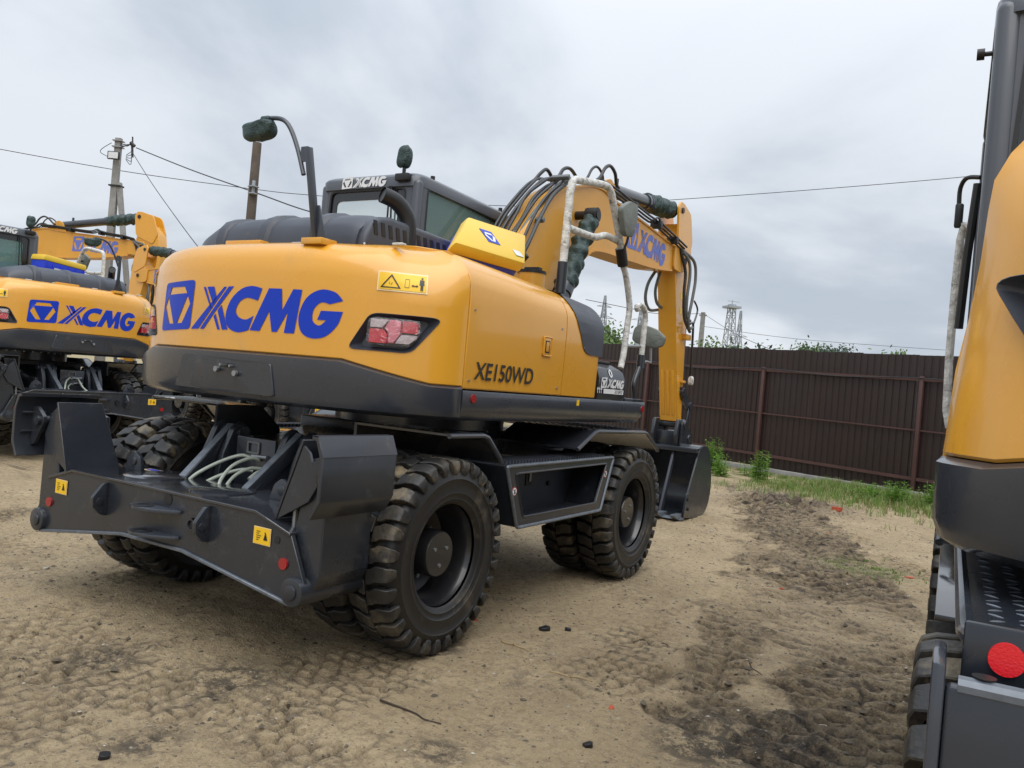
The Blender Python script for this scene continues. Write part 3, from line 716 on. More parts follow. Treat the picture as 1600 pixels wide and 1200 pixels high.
fin('console', M().b2((-0.44, 0.45, 1.9), (-0.34, 0.9, 2.22)).b2((-1.05, 0.45, 1.9), (-0.95, 0.9, 2.22)).cyl((-0.69, 1.2, 1.66), (-0.69, 1.05, 2.3), 0.035, 10), 'black', cab, bevel=0.0)
fin('steering_wheel', M().tube([(-0.69 + 0.17 * math.cos(a), 1.03 - 0.05 * math.sin(a), 2.32 + 0.16 * math.sin(a)) for a in [k * PI / 12 for k in range(25)]], 0.014, 8), 'black', cab)
fin('sun_blind', M().b2((-1.0, 1.24, 2.55), (-0.4, 1.25, 2.80)), 'cushion', cab)
fin('window_paper', M().b2((-1.0, 0.036, 2.42), (-0.78, 0.038, 2.62)), 'white', cab)
fin('window_paper', M().b2((-0.50, 0.036, 2.32), (-0.38, 0.038, 2.40)), 'white', cab)
logo('brand_emblem', lambda u, v: (-0.965 + u * 0.46, -0.0265, 2.905 + v * 0.46), 'white', cab)
fin('lamp_bracket', M().b2((-0.40, -0.06, 2.93), (-0.27, 0.0, 2.985)), 'black', cab, bevel=0.008)
fin('lamp_stem', M().cyl((-0.335, -0.03, 2.97), (-0.335, -0.03, 3.06), 0.014, 8), 'black', cab)
bag('lamp_cover', (-0.34, -0.03, 3.115), (0.063, 0.052, 0.098), 'cloth_green', cab, 8)
fin('wiper', M().bar((-0.45, -0.022, 2.9), (-0.41, -0.03, 2.38), 0.010).bar((-0.47, -0.022, 2.9), (-0.46, -0.03, 2.40), 0.010), 'black', cab)
for y in (0.22, 1.22): fin('roof_stud', M().cyl((-0.25, y, 2.96), (-0.25, y, 3.03 - 0.02 * y), 0.018, 8), 'black', cab)
fin('mirror_stay', M().tube([(-1.2, 1.3, 2.68), (-1.26, 1.38, 2.70), (-1.285, 1.42, 2.66), (-1.285, 1.42, 2.58)], 0.011, 8, 4).tube([(-1.21, 1.30, 2.65), (-1.23, 1.33, 2.3), (-1.24, 1.34, 1.95)], 0.02, 8), 'black', cab)
fin('side_mirror', M().b2((-1.30, 1.39, 2.46), (-1.262, 1.43, 2.58)), 'black', cab, bevel=0.01)
fin('handrail', M().tube([(-1.20, 1.36, 1.48), (-1.262, 1.42, 1.55), (-1.266, 1.42, 2.4), (-1.22, 1.36, 2.45)], 0.019, 10, 3), 'wrap', cab)
fin('roof_lamp', M().cyl((-1.19, 0.14, 2.82), (-1.235, 0.14, 2.82), 0.009, 8).cyl((-1.23, 0.14, 2.82), (-1.255, 0.14, 2.82), 0.020, 12), 'black', cab)

# ---- step box in front of the tank
blk = M().rings([[(x, y, z) for x, z in [(0.55, 1.41), (1.238 - d, 1.41), (1.244 - d, 1.45), (1.242 - d, 1.56 - d), (1.215 - d, 1.63 - d - tz), (1.14 - d, 1.665 - tz), (0.55, 1.675 - tz)]] for y, d, tz in ((0.392, 0, 0), (0.80, 0, 0.0), (0.87, 0.006, 0.01), (0.905, 0.03, 0.05), (0.915, 0.05, 0.09))])
tb = fin('step_tank', blk, 'chassis', X, ang=38)
fin('tank_tread', M().b2((0.75, 0.45, 1.668), (1.13, 0.80, 1.69)), 'black', tb, bevel=0.006)
logo('brand_emblem', lambda u, v: (1.2478, 0.42 + u * 0.40, 1.496 + v * 0.40 * 0.95), 'white', tb)
art('model_stripe', [[(0.47, 1.452), (0.82, 1.452), (0.82, 1.486), (0.47, 1.486)]] + [[(0.37 + k * .03, 1.452), (0.378 + k * .03, 1.452), (0.378 + k * .03, 1.478), (0.388 + k * .03, 1.478), (0.374 + k * .03, 1.497), (0.36 + k * .03, 1.478), (0.37 + k * .03, 1.478)] for k in range(3)], lambda u, v: (1.2475, u, v), 'white', tb)
bm = text_bm('XE150WD', 1.0, 0.2, 0.0)
us = [q.co.x for q in bm.verts]; vv = [q.co.y for q in bm.verts]; u0, u1, v0, v1 = min(us), max(us), min(vv), max(vv)
art('model_lettering', None, lambda u, v: (1.2488, 0.66 + (u - u0) / (u1 - u0) * 0.14, 1.457 + (v - v0) / (v1 - v0) * 0.025), 'ink', tb, bm=bm)
art('badge', [[(0.60 + 0.03 * math.cos(a), 1.60 + 0.03 * math.sin(a)) for a in [k * PI / 8 for k in range(16)]], [(0.60 + 0.012 * math.cos(a), 1.60 + 0.02 * math.sin(a)) for a in [k * PI / 8 for k in range(16)]]], lambda u, v: (1.246 - max(0, v - 1.56) * 0.38, u, v), 'white', tb)
fin('corner_bracket', M().b2((1.1, 0.93, 1.406), (1.22, 1.23, 1.43)), 'grey', X, bevel=0.004)

# ---- handrails (wrapped white)
r1 = [(-0.062, 2.30), (-0.052, 2.642), (-0.043, 2.80), (0.0, 2.862), (0.10, 2.885), (0.46, 2.945), (0.57, 2.925), (0.64, 2.84), (0.776, 2.654), (0.851, 2.528)]
hr = fin('handrail', M().tube([(1.12, y, z) for y, z in r1], 0.027, 12, 5), 'wrap', X)
fin('rail_lower', M().tube([(1.12, y, z) for y, z in [(0.851, 2.528), (0.90, 2.44), (0.971, 2.371), (1.07, 2.20), (1.094, 2.11), (1.075, 1.98), (1.066, 1.873), (1.05, 1.75), (1.02, 1.66)]], 0.024, 12, 4), 'wrap', hr)
fin('rail_joint', M().cyl((1.12, 0.83, 2.56), (1.12, 0.90, 2.44), 0.042, 12), 'black', hr)
fin('rail_sleeve', M().cyl((1.12, -0.066, 2.09), (1.12, -0.062, 2.30), 0.035, 14), 'chassis', hr)
fin('cross_rail', M().tube([(1.12, -0.05, 2.535), (1.12, 0.35, 2.55), (1.12, 0.55, 2.60), (1.12, 0.79, 2.60)], 0.025, 12, 4), 'wrap', hr)
hr2 = fin('handrail', M().tube([(1.2, y, z) for y, z in [(1.07, 2.12), (1.05, 2.145), (1.12, 2.165), (1.19, 2.15), (1.232, 2.09), (1.232, 1.95), (1.225, 1.76)]], 0.022, 12, 4), 'wrap', X)
fin('rail_leg', M().tube([(1.2, 1.225, 1.70), (1.2, 1.20, 1.67), (1.2, 1.125, 1.55), (1.2, 1.15, 1.47), (1.2, 1.17, 1.40)], 0.02, 10, 4).cyl((1.2, 1.222, 1.68), (1.2, 1.226, 1.78), 0.033, 12), 'chassis', hr2)
fin('link_bar', M().cyl((1.12, 1.075, 1.835), (1.2, 1.23, 1.85), 0.011, 8), 'steel', hr2)
fin('rail_foot', M().b2((1.15, 1.10, 1.40), (1.235, 1.23, 1.425)), 'chassis', hr2)
# mirrors on the rails
q = rr([(0.542, 2.80), (0.70, 2.885), (0.84, 2.885), (0.85, 2.77), (0.80, 2.635), (0.66, 2.615)], 0.22)
mir = fin('side_mirror', M().prism(q, 'x', 1.19, 1.235), 'cloth_olive', X, bevel=0.012)
fin('mirror_stay', M().tube([(1.13, 0.70, 2.75), (1.18, 0.70, 2.76)], 0.014, 8).tube([(1.18, 0.84, 2.72), (1.16, 0.84, 2.6), (1.14, 0.83, 2.54)], 0.010, 8), 'black', mir)
q = rr([(0.948, 1.93), (0.963, 2.028), (1.02, 2.065), (1.17, 2.022), (1.25, 1.955), (1.23, 1.885), (1.174, 1.862), (1.065, 1.875), (0.98, 1.90)], 0.3)
mir2 = fin('kerb_mirror', M().prism(q, 'y', 1.575, 1.625), 'cloth_olive', X, bevel=0.014)
fin('mirror_stay', M().tube([(1.2, 1.24, 1.72), (1.17, 1.4, 1.74), (1.13, 1.60, 1.74), (1.12, 1.60, 1.88)], 0.010, 8), 'steel', mir2)
# air-cleaner cap beside the boom
ac = fin('filler_neck', M().cyl((0.72, 0.22, 2.0), (0.72, 0.22, 2.265), 0.10, 20), 'yellow_dull', X)
fin('filler_cap', M().cyl((0.72, 0.22, 2.265), (0.72, 0.22, 2.285), 0.105, 20).box((0.74, 0.2, 2.296), (0.12, 0.05, 0.022)), 'black', ac)

# ---- boom
BX = 0.055
boom = empty('boom', (0, 0, 0), 0, X)
bup = [(0.36, 1.72), (0.50, 2.05), (0.80, 2.52), (1.15, 2.93), (1.50, 3.20), (1.84, 3.33), (2.10, 3.40), (2.36, 3.425), (2.62, 3.385), (3.4, 3.33), (4.46, 3.245)]
blo = [(4.56, 3.22), (4.54, 3.0), (4.36, 2.965), (3.80, 2.905), (3.1, 2.87), (2.36, 2.835), (2.10, 2.73), (1.84, 2.52), (1.50, 2.15), (1.15, 1.85), (0.80, 1.62), (0.5, 1.56)]
bpoly = [(p.x, p.y) for p in catmull([(a, b, 0) for a, b in bup[:9]], 4)] + bup[9:] + blo[:5] + [(p.x, p.y) for p in catmull([(a, b, 0) for a, b in blo[5:]], 4)]
fin('boom_arm', M().prism(bpoly, 'x', BX - 0.13, BX + 0.13), 'yellow_dull', boom, bevel=0.006, seg=1, ang=28)
# top and bottom flange plates standing proud of the web
def flange(pts, w0, w1, t):
    rs = []
    P = catmull([(0, a, b) for a, b in pts], 4)
    for i, p in enumerate(P):
        d = (P[min(i + 1, len(P) - 1)] - P[max(i - 1, 0)]).normalized(); n = Vector((0, -d.z, d.y)) * t
        rs.append([(w0, p.y - n.y, p.z - n.z), (w1, p.y - n.y, p.z - n.z), (w1, p.y + n.y, p.z + n.z), (w0, p.y + n.y, p.z + n.z)])
    return M().rings(rs)
fin('top_flange', flange(bup[1:], BX - 0.145, BX + 0.145, 0.009), 'yellow_dull', boom, ang=30)
fin('bottom_flange', flange(blo[2:], BX - 0.142, BX + 0.142, 0.009), 'yellow_dull', boom, ang=30)
logo('brand_emblem', lambda u, v: (BX + 0.1335, 3.02 + u * 1.10, 3.02 - 0.045 * u + v * 1.50), 'blue_faded', boom)
logo('brand_emblem', lambda u, v: (BX - 0.1335, 4.12 - u * 1.10, 2.975 + 0.045 * u + v * 1.50), 'blue_faded', boom)
for x in (BX + 0.131, BX - 0.160): fin('boom_end_plate', M().prism(rr([(4.34, 3.26), (4.70, 3.24), (4.80, 3.13), (4.74, 3.02), (4.60, 2.97), (4.36, 2.99)], 0.2), 'x', x, x + 0.029), 'yellow_dull', boom, bevel=0.004, seg=1)
fin('boom_pin', M().cyl((BX - 0.18, 4.69, 3.13), (BX + 0.18, 4.69, 3.13), 0.04, 16), 'black', boom)
for x in (BX - 0.09, BX + 0.07): fin('cylinder_lug', M().prism(rr([(2.34, 3.40), (2.80, 3.36), (2.70, 3.56), (2.60, 3.60), (2.50, 3.57)], 0.2), 'x', x, x + 0.02), 'yellow_dull', boom, bevel=0.003, seg=1)
# arm cylinder
a0, a1 = Vector((BX, 2.58, 3.515)), Vector((BX, 4.54, 3.72)); d = (a1 - a0).normalized()
ac_ = fin('arm_cylinder', M().cyl(a0, a0 + d * 1.15, 0.075, 22).cyl(a0 + d * 1.10, a0 + d * 1.22, 0.090, 22), 'grey', boom)
fin('cylinder_head', M().cyl(a0 + d * 1.16, a0 + d * 1.20, 0.094, 22), 'hood_grey', ac_)
fin('port_block', M().cyl(a0 + d * 0.30 + Vector((0.02, 0, 0.06)), a0 + d * 0.30 + Vector((0.02, 0, 0.13)), 0.022, 8), 'hood_grey', ac_)
def sleeve(name, a, b, r0, r1, mt, parent, waves=7, seed=1, nseg=42):
    a, b = Vector(a), Vector(b); rg = random.Random(seed); ph = [rg.uniform(0, 6.28) for _ in range(8)]
    d = (b - a); L = d.length; d.normalize(); u = d.orthogonal().normalized(); v = d.cross(u); rs = []
    for i in range(nseg + 1):
        t = i / nseg; base = r0 + (r1 - r0) * t; rr_ = []
        for k in range(28):
            an = 2 * PI * k / 28
            q = base * (1 + (0.05 + 0.10 * abs(math.sin(2.3 * t + ph[4]))) * math.sin(waves * 2 * PI * t + 1.3 * math.sin(an + ph[0]) + ph[1]) + 0.09 * math.sin(waves * 3.3 * PI * t + 3 * an + ph[2]) + 0.05 * math.sin(5 * an + 9 * t + ph[3]))
            if i in (0, nseg): q = base * 0.8
            rr_.append(a + d * (L * t) + (u * math.cos(an) + v * math.sin(an)) * q)
        rs.append(rr_)
    return fin(name, M().rings(rs), mt, parent, ang=70)
sleeve('rod_cover', a0 + d * 1.20, a1 - d * 0.02, 0.10, 0.095, 'cloth_green', ac_, 5, 4)
# boom lift cylinders
for sx in (BX + 0.29, BX - 0.29):
    c0, c1 = Vector((sx, 0.95, 1.52)), Vector((sx, 1.84, 3.06)); d = (c1 - c0).normalized(); L = (c1 - c0).length
    bc = fin('boom_cylinder', M().cyl(c0, c0 + d * 0.95, 0.075, 22).cyl(c0 + d * 0.88, c0 + d * 0.98, 0.088, 22), 'grey', boom)
    sleeve('rod_cover', c0 + d * 0.94, c1 - d * 0.04, 0.094, 0.075, 'cloth_green', bc, 5, 6)
    fin('rod_eye', M().cyl((sx - 0.05, c1.y, c1.z), (sx + 0.06, c1.y, c1.z), 0.068, 20).tube([c1 - d * 0.2, c1], 0.06, 14), 'black', bc)
fin('cross_pin', M().cyl((BX - 0.36, 1.84, 3.06), (BX + 0.36, 1.84, 3.06), 0.04, 16), 'black', boom)
# hoses along the back of the boom
HB = [(0.80, 2.28), (0.95, 2.55), (1.13, 2.80), (1.34, 3.03), (1.54, 3.19), (1.66, 3.26)]
rgh = random.Random(11)
for k in range(9):
    x = BX - 0.17 + 0.045 * k + rgh.uniform(-.012, .012); o = 0.05 + (0.045 if k < 4 else 0.015) + 0.02 * (k % 2) + rgh.uniform(0, 0.015)
    pts = [(x + rgh.uniform(-.02, .02), y - o * 0.85, z + o * 0.75 + rgh.uniform(-.008, .008)) for y, z in HB]
    pts = [(x + 0.03, 0.58, 1.95 + 0.03 * k)] + pts
    if k in (2,): pts += [(x, 1.80, 3.42), (x, 1.90, 3.52), (x, 2.02, 3.56), (x, 2.14, 3.53), (x + 0.01, 2.20, 3.47)]
    elif k in (5, 8): pts += [(x, 1.95, 3.40), (x, 2.12, 3.48), (x, 2.22, 3.60), (x, 2.33, 3.65), (x, 2.45, 3.61), (x - 0.02, 2.54, 3.53), (x - 0.02, 2.60, 3.50)]
    elif k == 0: pts += [(x, 1.64, 3.42), (x, 1.74, 3.48), (x, 1.84, 3.44), (x, 1.86, 3.38)]
    else: pts += [(x, 1.76, 3.38), (x, 1.9, 3.42), (x, 2.1, 3.45)]
    fin('hose', M().tube(pts, 0.013 if k % 2 else 0.017, 8, 5), 'rubber_hose' if k != 6 else 'hose_grey', boom)
for y, z, x0_, w_ in ((1.56, 3.26, BX + 0.13, 0.18), (1.18, 2.80, BX + 0.14, 0.16)):
    fin('hose_clamp', M().box((x0_, y - 0.08, z + 0.06), (w_, 0.04, 0.04), Matrix.Rotation(R(45), 3, 'X')), 'hose_grey', boom, bevel=0.006)
for k in range(3):
    x = BX + 0.10 + 0.028 * k; dz = 0.018 * k
    pts = [(x, 2.2, 3.46 + dz), (x + 0.03, 2.6, 3.44 + dz), (x + 0.04, 3.0, 3.40 + dz), (x + 0.05, 3.5, 3.36 + dz), (x + 0.04, 3.65, 3.40 + dz), (x + 0.05, 3.8, 3.35 + dz), (x + 0.05, 4.3, 3.29 + dz), (x + 0.07, 4.55, 3.24 + dz)]
    fin('pipe', M().tube(pts, 0.012, 8, 3), 'rubber_hose', boom)
for y, z in ((3.0, 3.40), (3.72, 3.36), (4.25, 3.29)):
    fin('pipe_clamp', M().b2((BX + 0.09, y - 0.03, z - 0.03), (BX + 0.22, y + 0.03, z + 0.055)), 'black', boom, bevel=0.006)
HS = [([(0.25, 4.52, 3.22), (0.28, 4.68, 3.12), (0.29, 4.72, 2.95), (0.285, 4.70, 2.70), (0.28, 4.75, 2.48), (0.27, 4.92, 2.43)], 'hose_grey'),
      ([(0.24, 4.50, 3.24), (0.29, 4.82, 3.15), (0.30, 4.90, 2.95), (0.30, 4.85, 2.70), (0.29, 4.80, 2.45), (0.27, 4.90, 2.34), (0.26, 5.05, 2.36)], 'hose_grey'),
      ([(0.22, 4.50, 3.24), (0.26, 4.63, 3.0), (0.27, 4.62, 2.75), (0.27, 4.70, 2.45), (0.25, 5.0, 2.30)], 'rubber_hose'),
      ([(-0.02, 4.40, 2.98), (-0.06, 4.28, 2.80), (-0.08, 4.28, 2.62), (-0.07, 4.40, 2.50), (-0.04, 4.60, 2.52)], 'hose_grey'),
      ([(0.02, 4.44, 2.98), (-0.01, 4.40, 2.75), (-0.01, 4.47, 2.60), (0.0, 4.62, 2.55)], 'hose_grey')]
for pts, mt in HS: fin('hose', M().tube(pts, 0.019, 8, 6), mt, boom)

# ---- stick
stick = empty('stick', (0, 0, 0), 0, X)
SX0, SX1 = BX - 0.115, BX + 0.118
sp = [(4.50, 3.30), (4.52, 2.98), (4.61, 2.71), (5.04, 1.17), (5.18, 1.19), (5.06, 2.40), (5.08, 2.90), (5.01, 3.37), (4.88, 3.56), (4.62, 3.58)]
st_ = fin('stick_arm', M().prism(sp, 'x', SX0, SX1), 'yellow', stick, bevel=0.006, seg=1)
ear = rr([(4.50, 3.35), (4.44, 3.74), (4.50, 3.82), (4.61, 3.815), (4.87, 3.74), (5.00, 3.40), (4.9, 3.2)], 0.18)
for x in (BX - 0.13, BX + 0.105): fin('cylinder_ear', M().prism(ear, 'x', x, x + 0.028), 'yellow', stick, bevel=0.003, seg=1)
fin('ear_pin', M().cyl((BX - 0.15, 4.55, 3.72), (BX + 0.15, 4.55, 3.72), 0.035, 16), 'black', stick)
def on_back(z): return 4.61 + (2.71 - z) / (2.71 - 1.17) * 0.43
for k in range(3):
    x = SX0 + 0.05 + k * 0.066
    fin('stiffening_rib', M().bar((x, on_back(1.80) - 0.004, 1.80), (x, on_back(1.25) - 0.004, 1.25), 0.036, 0.014, (0, 1, 0)), 'yellow', stick, bevel=0.005)
fin('clamp_block', M().b2((SX1, 4.95, 2.20), (SX1 + 0.06, 5.12, 2.27)), 'yellow_dull', stick, bevel=0.004)
fin('guard_lug', M().b2((SX1, 5.02, 1.66), (SX1 + 0.04, 5.12, 1.69)), 'yellow_dull', stick, bevel=0.004)
for y, z in ((4.78, 2.50), (4.76, 2.68)): fin('stick_sticker', M().b2((SX1 + 0.001, y, z), (SX1 + 0.0025, y + 0.08, z + 0.08)), 'sticker_yellow', stick)
fin('stick_pipe', M().tube([(0.24, 5.0, 2.40), (0.245, 5.10, 2.42), (0.25, 5.12, 2.30), (0.25, 5.15, 1.9), (0.24, 5.18, 1.72)], 0.016, 8, 4).tube([(0.24, 5.10, 2.70), (0.25, 5.22, 2.60), (0.25, 5.12, 2.42)], 0.012, 8, 4), 'blackgloss', stick)
bag('valve_wrap', (0.26, 5.17, 1.70), (0.035, 0.05, 0.065), 'wrap', stick, 4); bag('valve_wrap', (-0.10, 5.13, 1.68), (0.03, 0.05, 0.07), 'wrap', stick, 5)
fin('bucket_cylinder', M().cyl((BX, 5.22, 2.6), (BX, 5.30, 1.75), 0.06, 18).cyl((BX, 5.30, 1.75), (BX, 5.34, 1.45), 0.035, 14), 'grey', stick)
# linkage
lk = empty('bucket_linkage', (0, 0, 0), 0, X)
for x in (SX0 - 0.03, SX1 + 0.005):
    fin('side_link', M().prism(rr([(5.02, 1.62), (5.10, 1.58), (5.42, 1.42), (5.44, 1.32), (5.36, 1.30), (5.05, 1.48)], 0.2), 'x', x, x + 0.028), 'chassis', lk, bevel=0.004, seg=1)
    for yy_, zz_ in ((5.08, 1.545), (5.38, 1.37)): fin('link_boss', M().cyl((x - 0.02, yy_, zz_), (x + 0.045, yy_, zz_), 0.052, 16), 'chassis', lk)
    fin('bucket_link', M().bar((x + 0.014, 5.38, 1.37), (x + 0.014, 5.30, 0.98), 0.04, 0.09, (0, 1, 0)), 'chassis', lk, bevel=0.01)
fin('quick_hitch', M().prism([(4.96, 1.20), (5.26, 1.20), (5.40, 1.02), (5.40, 0.84), (4.98, 0.84), (4.90, 1.0)], 'x', BX - 0.17, BX - 0.13).prism([(4.96, 1.20), (5.26, 1.20), (5.40, 1.02), (5.40, 0.84), (4.98, 0.84), (4.90, 1.0)], 'x', BX + 0.13, BX + 0.17).b2((BX - 0.13, 5.02, 0.86), (BX + 0.13, 5.34, 1.05)).cyl((BX - 0.22, 5.10, 1.14), (BX + 0.22, 5.10, 1.14), 0.05, 14).cyl((BX - 0.22, 5.28, 0.96), (BX + 0.22, 5.28, 0.96), 0.05, 14), 'chassis', lk, bevel=0.008)
fin('arrow_sticker', M().b2((BX + 0.171, 5.17, 1.04), (BX + 0.173, 5.21, 1.10)), 'white', lk)
# bucket
bk = empty('bucket', (0, 0, 0), 0, X)
W0, W1 = -0.45, 0.50
shell_o = [(4.98, 0.86), (5.12, 0.90), (5.36, 0.86), (5.50, 0.66), (5.57, 0.42), (5.55, 0.22), (5.44, 0.07), (5.25, 0.012), (4.95, 0.02), (4.62, 0.045)]
so = [(p.x, p.y) for p in catmull([(a, b, 0) for a, b in shell_o], 4)]
def offs(poly, d):
    o = []
    for i, p in enumerate(poly):
        a, b = Vector(poly[max(i - 1, 0)]), Vector(poly[min(i + 1, len(poly) - 1)]); t = (b - a).normalized(); o.append((p[0] - t.y * -d * -1, p[1] + t.x * -d))
    return o
si = offs(so, 0.022)
fin('bucket_shell', M().rings([[(x, y, z) for y, z in so + si[::-1]] for x in (W0, W1)]), 'chassis', bk, ang=30)
side_p = [(5.06, 0.80)] + [q for q in so if q[0] > 5.1 or q[1] < 0.5] + [(4.58, 0.27)]
for x in (W0 - 0.005, W1 - 0.015):
    fin('side_plate', M().prism([(5.02, 0.86)] + so[4:] + [(4.60, 0.10), (4.66, 0.26)], 'x', x, x + 0.022), 'chassis', bk, bevel=0.002, seg=1)
    sc_ = fin('side_cutter', M().prism(rr([(4.58, 0.10), (4.64, 0.34), (4.74, 0.34), (4.80, 0.20), (4.74, 0.08)], 0.15), 'x', x - 0.012 if x < 0 else x + 0.012, x + 0.01 if x < 0 else x + 0.034), 'chassis', bk, bevel=0.003, seg=1)
    for yy, zz in ((4.66, 0.27), (4.70, 0.15)):
        xx = x + 0.034 if x > 0 else x - 0.012
        fin('bolt', M().cyl((xx - 0.012, yy, zz), (xx + 0.014, yy, zz), 0.022, 6), 'black', sc_)
fin('top_lip', M().b2((W0, 4.93, 0.81), (W1, 5.02, 0.87)), 'chassis', bk, bevel=0.01)
fin('cutting_edge', M().prism([(4.52, 0.03), (4.66, 0.02), (4.66, 0.055), (4.56, 0.05)], 'x', W0, W1), 'edge_worn', bk)
for k in range(5):
    x = W0 + 0.06 + k * (W1 - W0 - 0.12) / 4
    fin('tooth', M().rings([[(x - w_, y, z - h), (x + w_, y, z - h), (x + w_, y, z + h), (x - w_, y, z + h)] for y, z, w_, h in ((4.68, 0.045, 0.045, 0.045), (4.56, 0.05, 0.042, 0.04), (4.40, 0.085, 0.028, 0.012))]), 'edge_worn', bk, bevel=0.006)
fin('inner_gusset', M().prism([(5.0, 0.84), (5.06, 0.84), (4.78, 0.05), (4.66, 0.05)], 'x', 0.16, 0.19), 'hood_grey', bk, bevel=0.004)
for x in (BX - 0.2, BX + 0.18): fin('bucket_lug', M().prism(rr([(4.98, 0.84), (5.44, 0.80), (5.38, 1.02), (5.28, 1.08), (5.10, 1.20), (5.0, 1.16)], 0.15), 'x', x, x + 0.025), 'chassis', bk, bevel=0.004, seg=1)

# ---- undercarriage
ch = empty('undercarriage', (0, 0, 0), 0, X)
fin('chassis_frame', M().prism([(-1.40, 0.62), (-1.40, 0.90), (-0.75, 1.06), (0.75, 1.06), (1.75, 0.98), (1.75, 0.62), (0.8, 0.50), (-0.8, 0.50)], 'x', -0.42, 0.42).b2((-0.60, -0.62, 0.80), (0.60, 0.62, 1.12)), 'chassis', ch, bevel=0.015)
for y in (-1.27, 1.27):
    fin('axle', M().cyl((-0.98, y, 0.525), (0.98, y, 0.525), 0.11, 20).lathe([(0.10, -0.28), (0.20, -0.2), (0.24, -0.05), (0.24, 0.05), (0.20, 0.2), (0.10, 0.28)], 'x', (0, y, 0.525), 20, True), 'chassis', ch)
fin('deck_plate', M().b2((-1.235, -0.755, 0.968), (1.235, 0.745, 0.985)), 'wet_metal', ch, bevel=0.004)
def step(sg):
    st = empty('access_step', (0, 0, 0), 0, ch)
    def Q(mb): return mb.mirror_x() if sg < 0 else mb
    outp = [(-0.762, 0.978), (0.752, 0.986), (0.590, 0.605), (-0.590, 0.600)]
    inn = [(-0.655, 0.932), (0.640, 0.944), (0.50, 0.668), (-0.53, 0.662)]
    cd = frame_panel('step_frame', rr(outp, 0.03, 2), inn, 'x', 1.220, 1.245, 'chassis', st)
    if sg < 0: cd.data.transform(Matrix.Scale(-1, 4, (1, 0, 0))); cd.data.flip_normals()
    def rim(pp, r, m_): 
        L = [(1.245, a, b) for a, b in rr(pp, 0.03, 2)]; L.append(L[0]); return fin('step_edge', Q(M().tube(L, r, 8)), m_, st)
    rim(outp, 0.011, 'edge_worn'); rim(inn, 0.007, 'chassis')
    fin('step_back', Q(M().b2((0.93, -0.74, 0.60), (0.95, 0.73, 0.985))), 'hood_grey', st)
    for e in (-1, 1):
        wl = [(1.235, 0.755 * e, 0.975), (1.235, 0.592 * e, 0.605), (0.5, 0.592 * e, 0.605), (0.5, 0.755 * e, 0.975)]
        fin('step_wall', Q(M().rings([[(a, b, c_) for a, b, c_ in wl], [(a, b - 0.015 * e, c_) for a, b, c_ in wl]])), 'chassis', st)
    fin('step_floor', Q(M().b2((0.94, -0.585, 0.602), (1.235, 0.585, 0.612))), 'chassis', st)
    g = M()
    for k in range(29):
        y = -0.54 + k * 0.038
        g.b2((1.0, y, 0.612), (1.20, y + 0.012, 0.632))
    for k in range(37):
        y = -0.70 + k * 0.038
        g.b2((1.06, y, 0.985), (1.20, y + 0.014, 1.002))
    gr_ = fin('grip_teeth', Q(g), 'edge_worn' if 0 else 'hood_grey', st); gr_['kind'] = 'stuff'
    fin('latch_plate', Q(M().b2((0.951, -0.02, 0.78), (0.957, 0.06, 0.925))), 'black', st)
    fin('latch', Q(M().b2((0.957, 0.01, 0.81), (0.967, 0.035, 0.87))), 'steel', st)
    fin('bolt', Q(M().cyl((0.95, -0.33, 0.80), (0.965, -0.33, 0.80), 0.018, 10)), 'black', st)
    fin('bolt', Q(M().cyl((0.95, 0.30, 0.78), (0.965, 0.30, 0.78), 0.018, 10)), 'black', st)
    for y, z in ((-0.655, 0.825), (0.625, 0.868)):
        s_ = fin('round_sticker', Q(M().cyl((1.244, y, z), (1.2475, y, z), 0.029, 18)), 'red', st)
        fin('sticker_field', Q(M().cyl((1.2475, y, z), (1.2490, y, z), 0.022, 18)), 'white', s_)
        fin('sticker_print', Q(M().bar((1.2498, y - 0.004, z - 0.016), (1.2498, y + 0.003, z + 0.013), 0.009, 0.001, (1, 0, 0)).bar((1.2498, y - 0.015, z + 0.013), (1.2498, y + 0.015, z - 0.013), 0.004, 0.0012, (1, 0, 0))), 'ink', s_)
step(1); step(-1)
def fender(sg, y):
    s = 1 if y > 0 else -1
    pr = [(0.15, 1.066), (0.19, 1.085), (0.40, 1.180), (0.45, 1.190), (0.9, 1.184), (1.33, 1.176), (1.38, 1.165), (1.62, 1.045), (1.65, 1.02)] if s > 0 else \
         [(-1.36, 1.172), (-1.30, 1.172), (-1.25, 1.172), (-1.04, 1.172), (-0.99, 1.160), (-0.85, 1.045), (-0.82, 1.010)]
    P = [(a, b) for a, b in pr]
    inn = [(a, b - 0.012) for a, b in P]
    mm = M().rings([[(x * sg, a, b) for a, b in P + inn[::-1]] for x in (0.60, 1.245)])
    f_ = fin('fender', mm, 'wet_metal', ch, ang=40)
    fin('fender_edge', M().tube([(1.24 * sg, a, b - 0.010) for a, b in P], 0.015, 8), 'grey', f_)
    fin('inner_skirt', M().prism(P + [(P[-1][0], 0.97), (P[0][0], 0.97)], 'x', 0.58 * sg, 0.60 * sg), 'chassis', f_)
    bmk = M(); n = 0
    y0, y1 = min(a for a, b in pr) + 0.28, max(a for a, b in pr) - 0.26
    ztop = 1.186 if s > 0 else 1.172
    ky = y0
    while ky < y1:
        for kx in range(10):
            x = (0.63 + kx * 0.062 + (0.03 if n % 2 else 0)); a = 0.6 if (kx + n) % 2 else -0.6
            bmk.bar((sg * x - 0.013, ky - 0.013 * a, ztop), (sg * x + 0.013, ky + 0.013 * a, ztop), 0.007, 0.008)
        ky += 0.045; n += 1
    t_ = fin('tread_pattern', bmk, 'hood_grey', f_, smooth=False); t_['kind'] = 'stuff'
for sg in (1, -1):
    for y in (-1.27, 1.27): fender(sg, y)
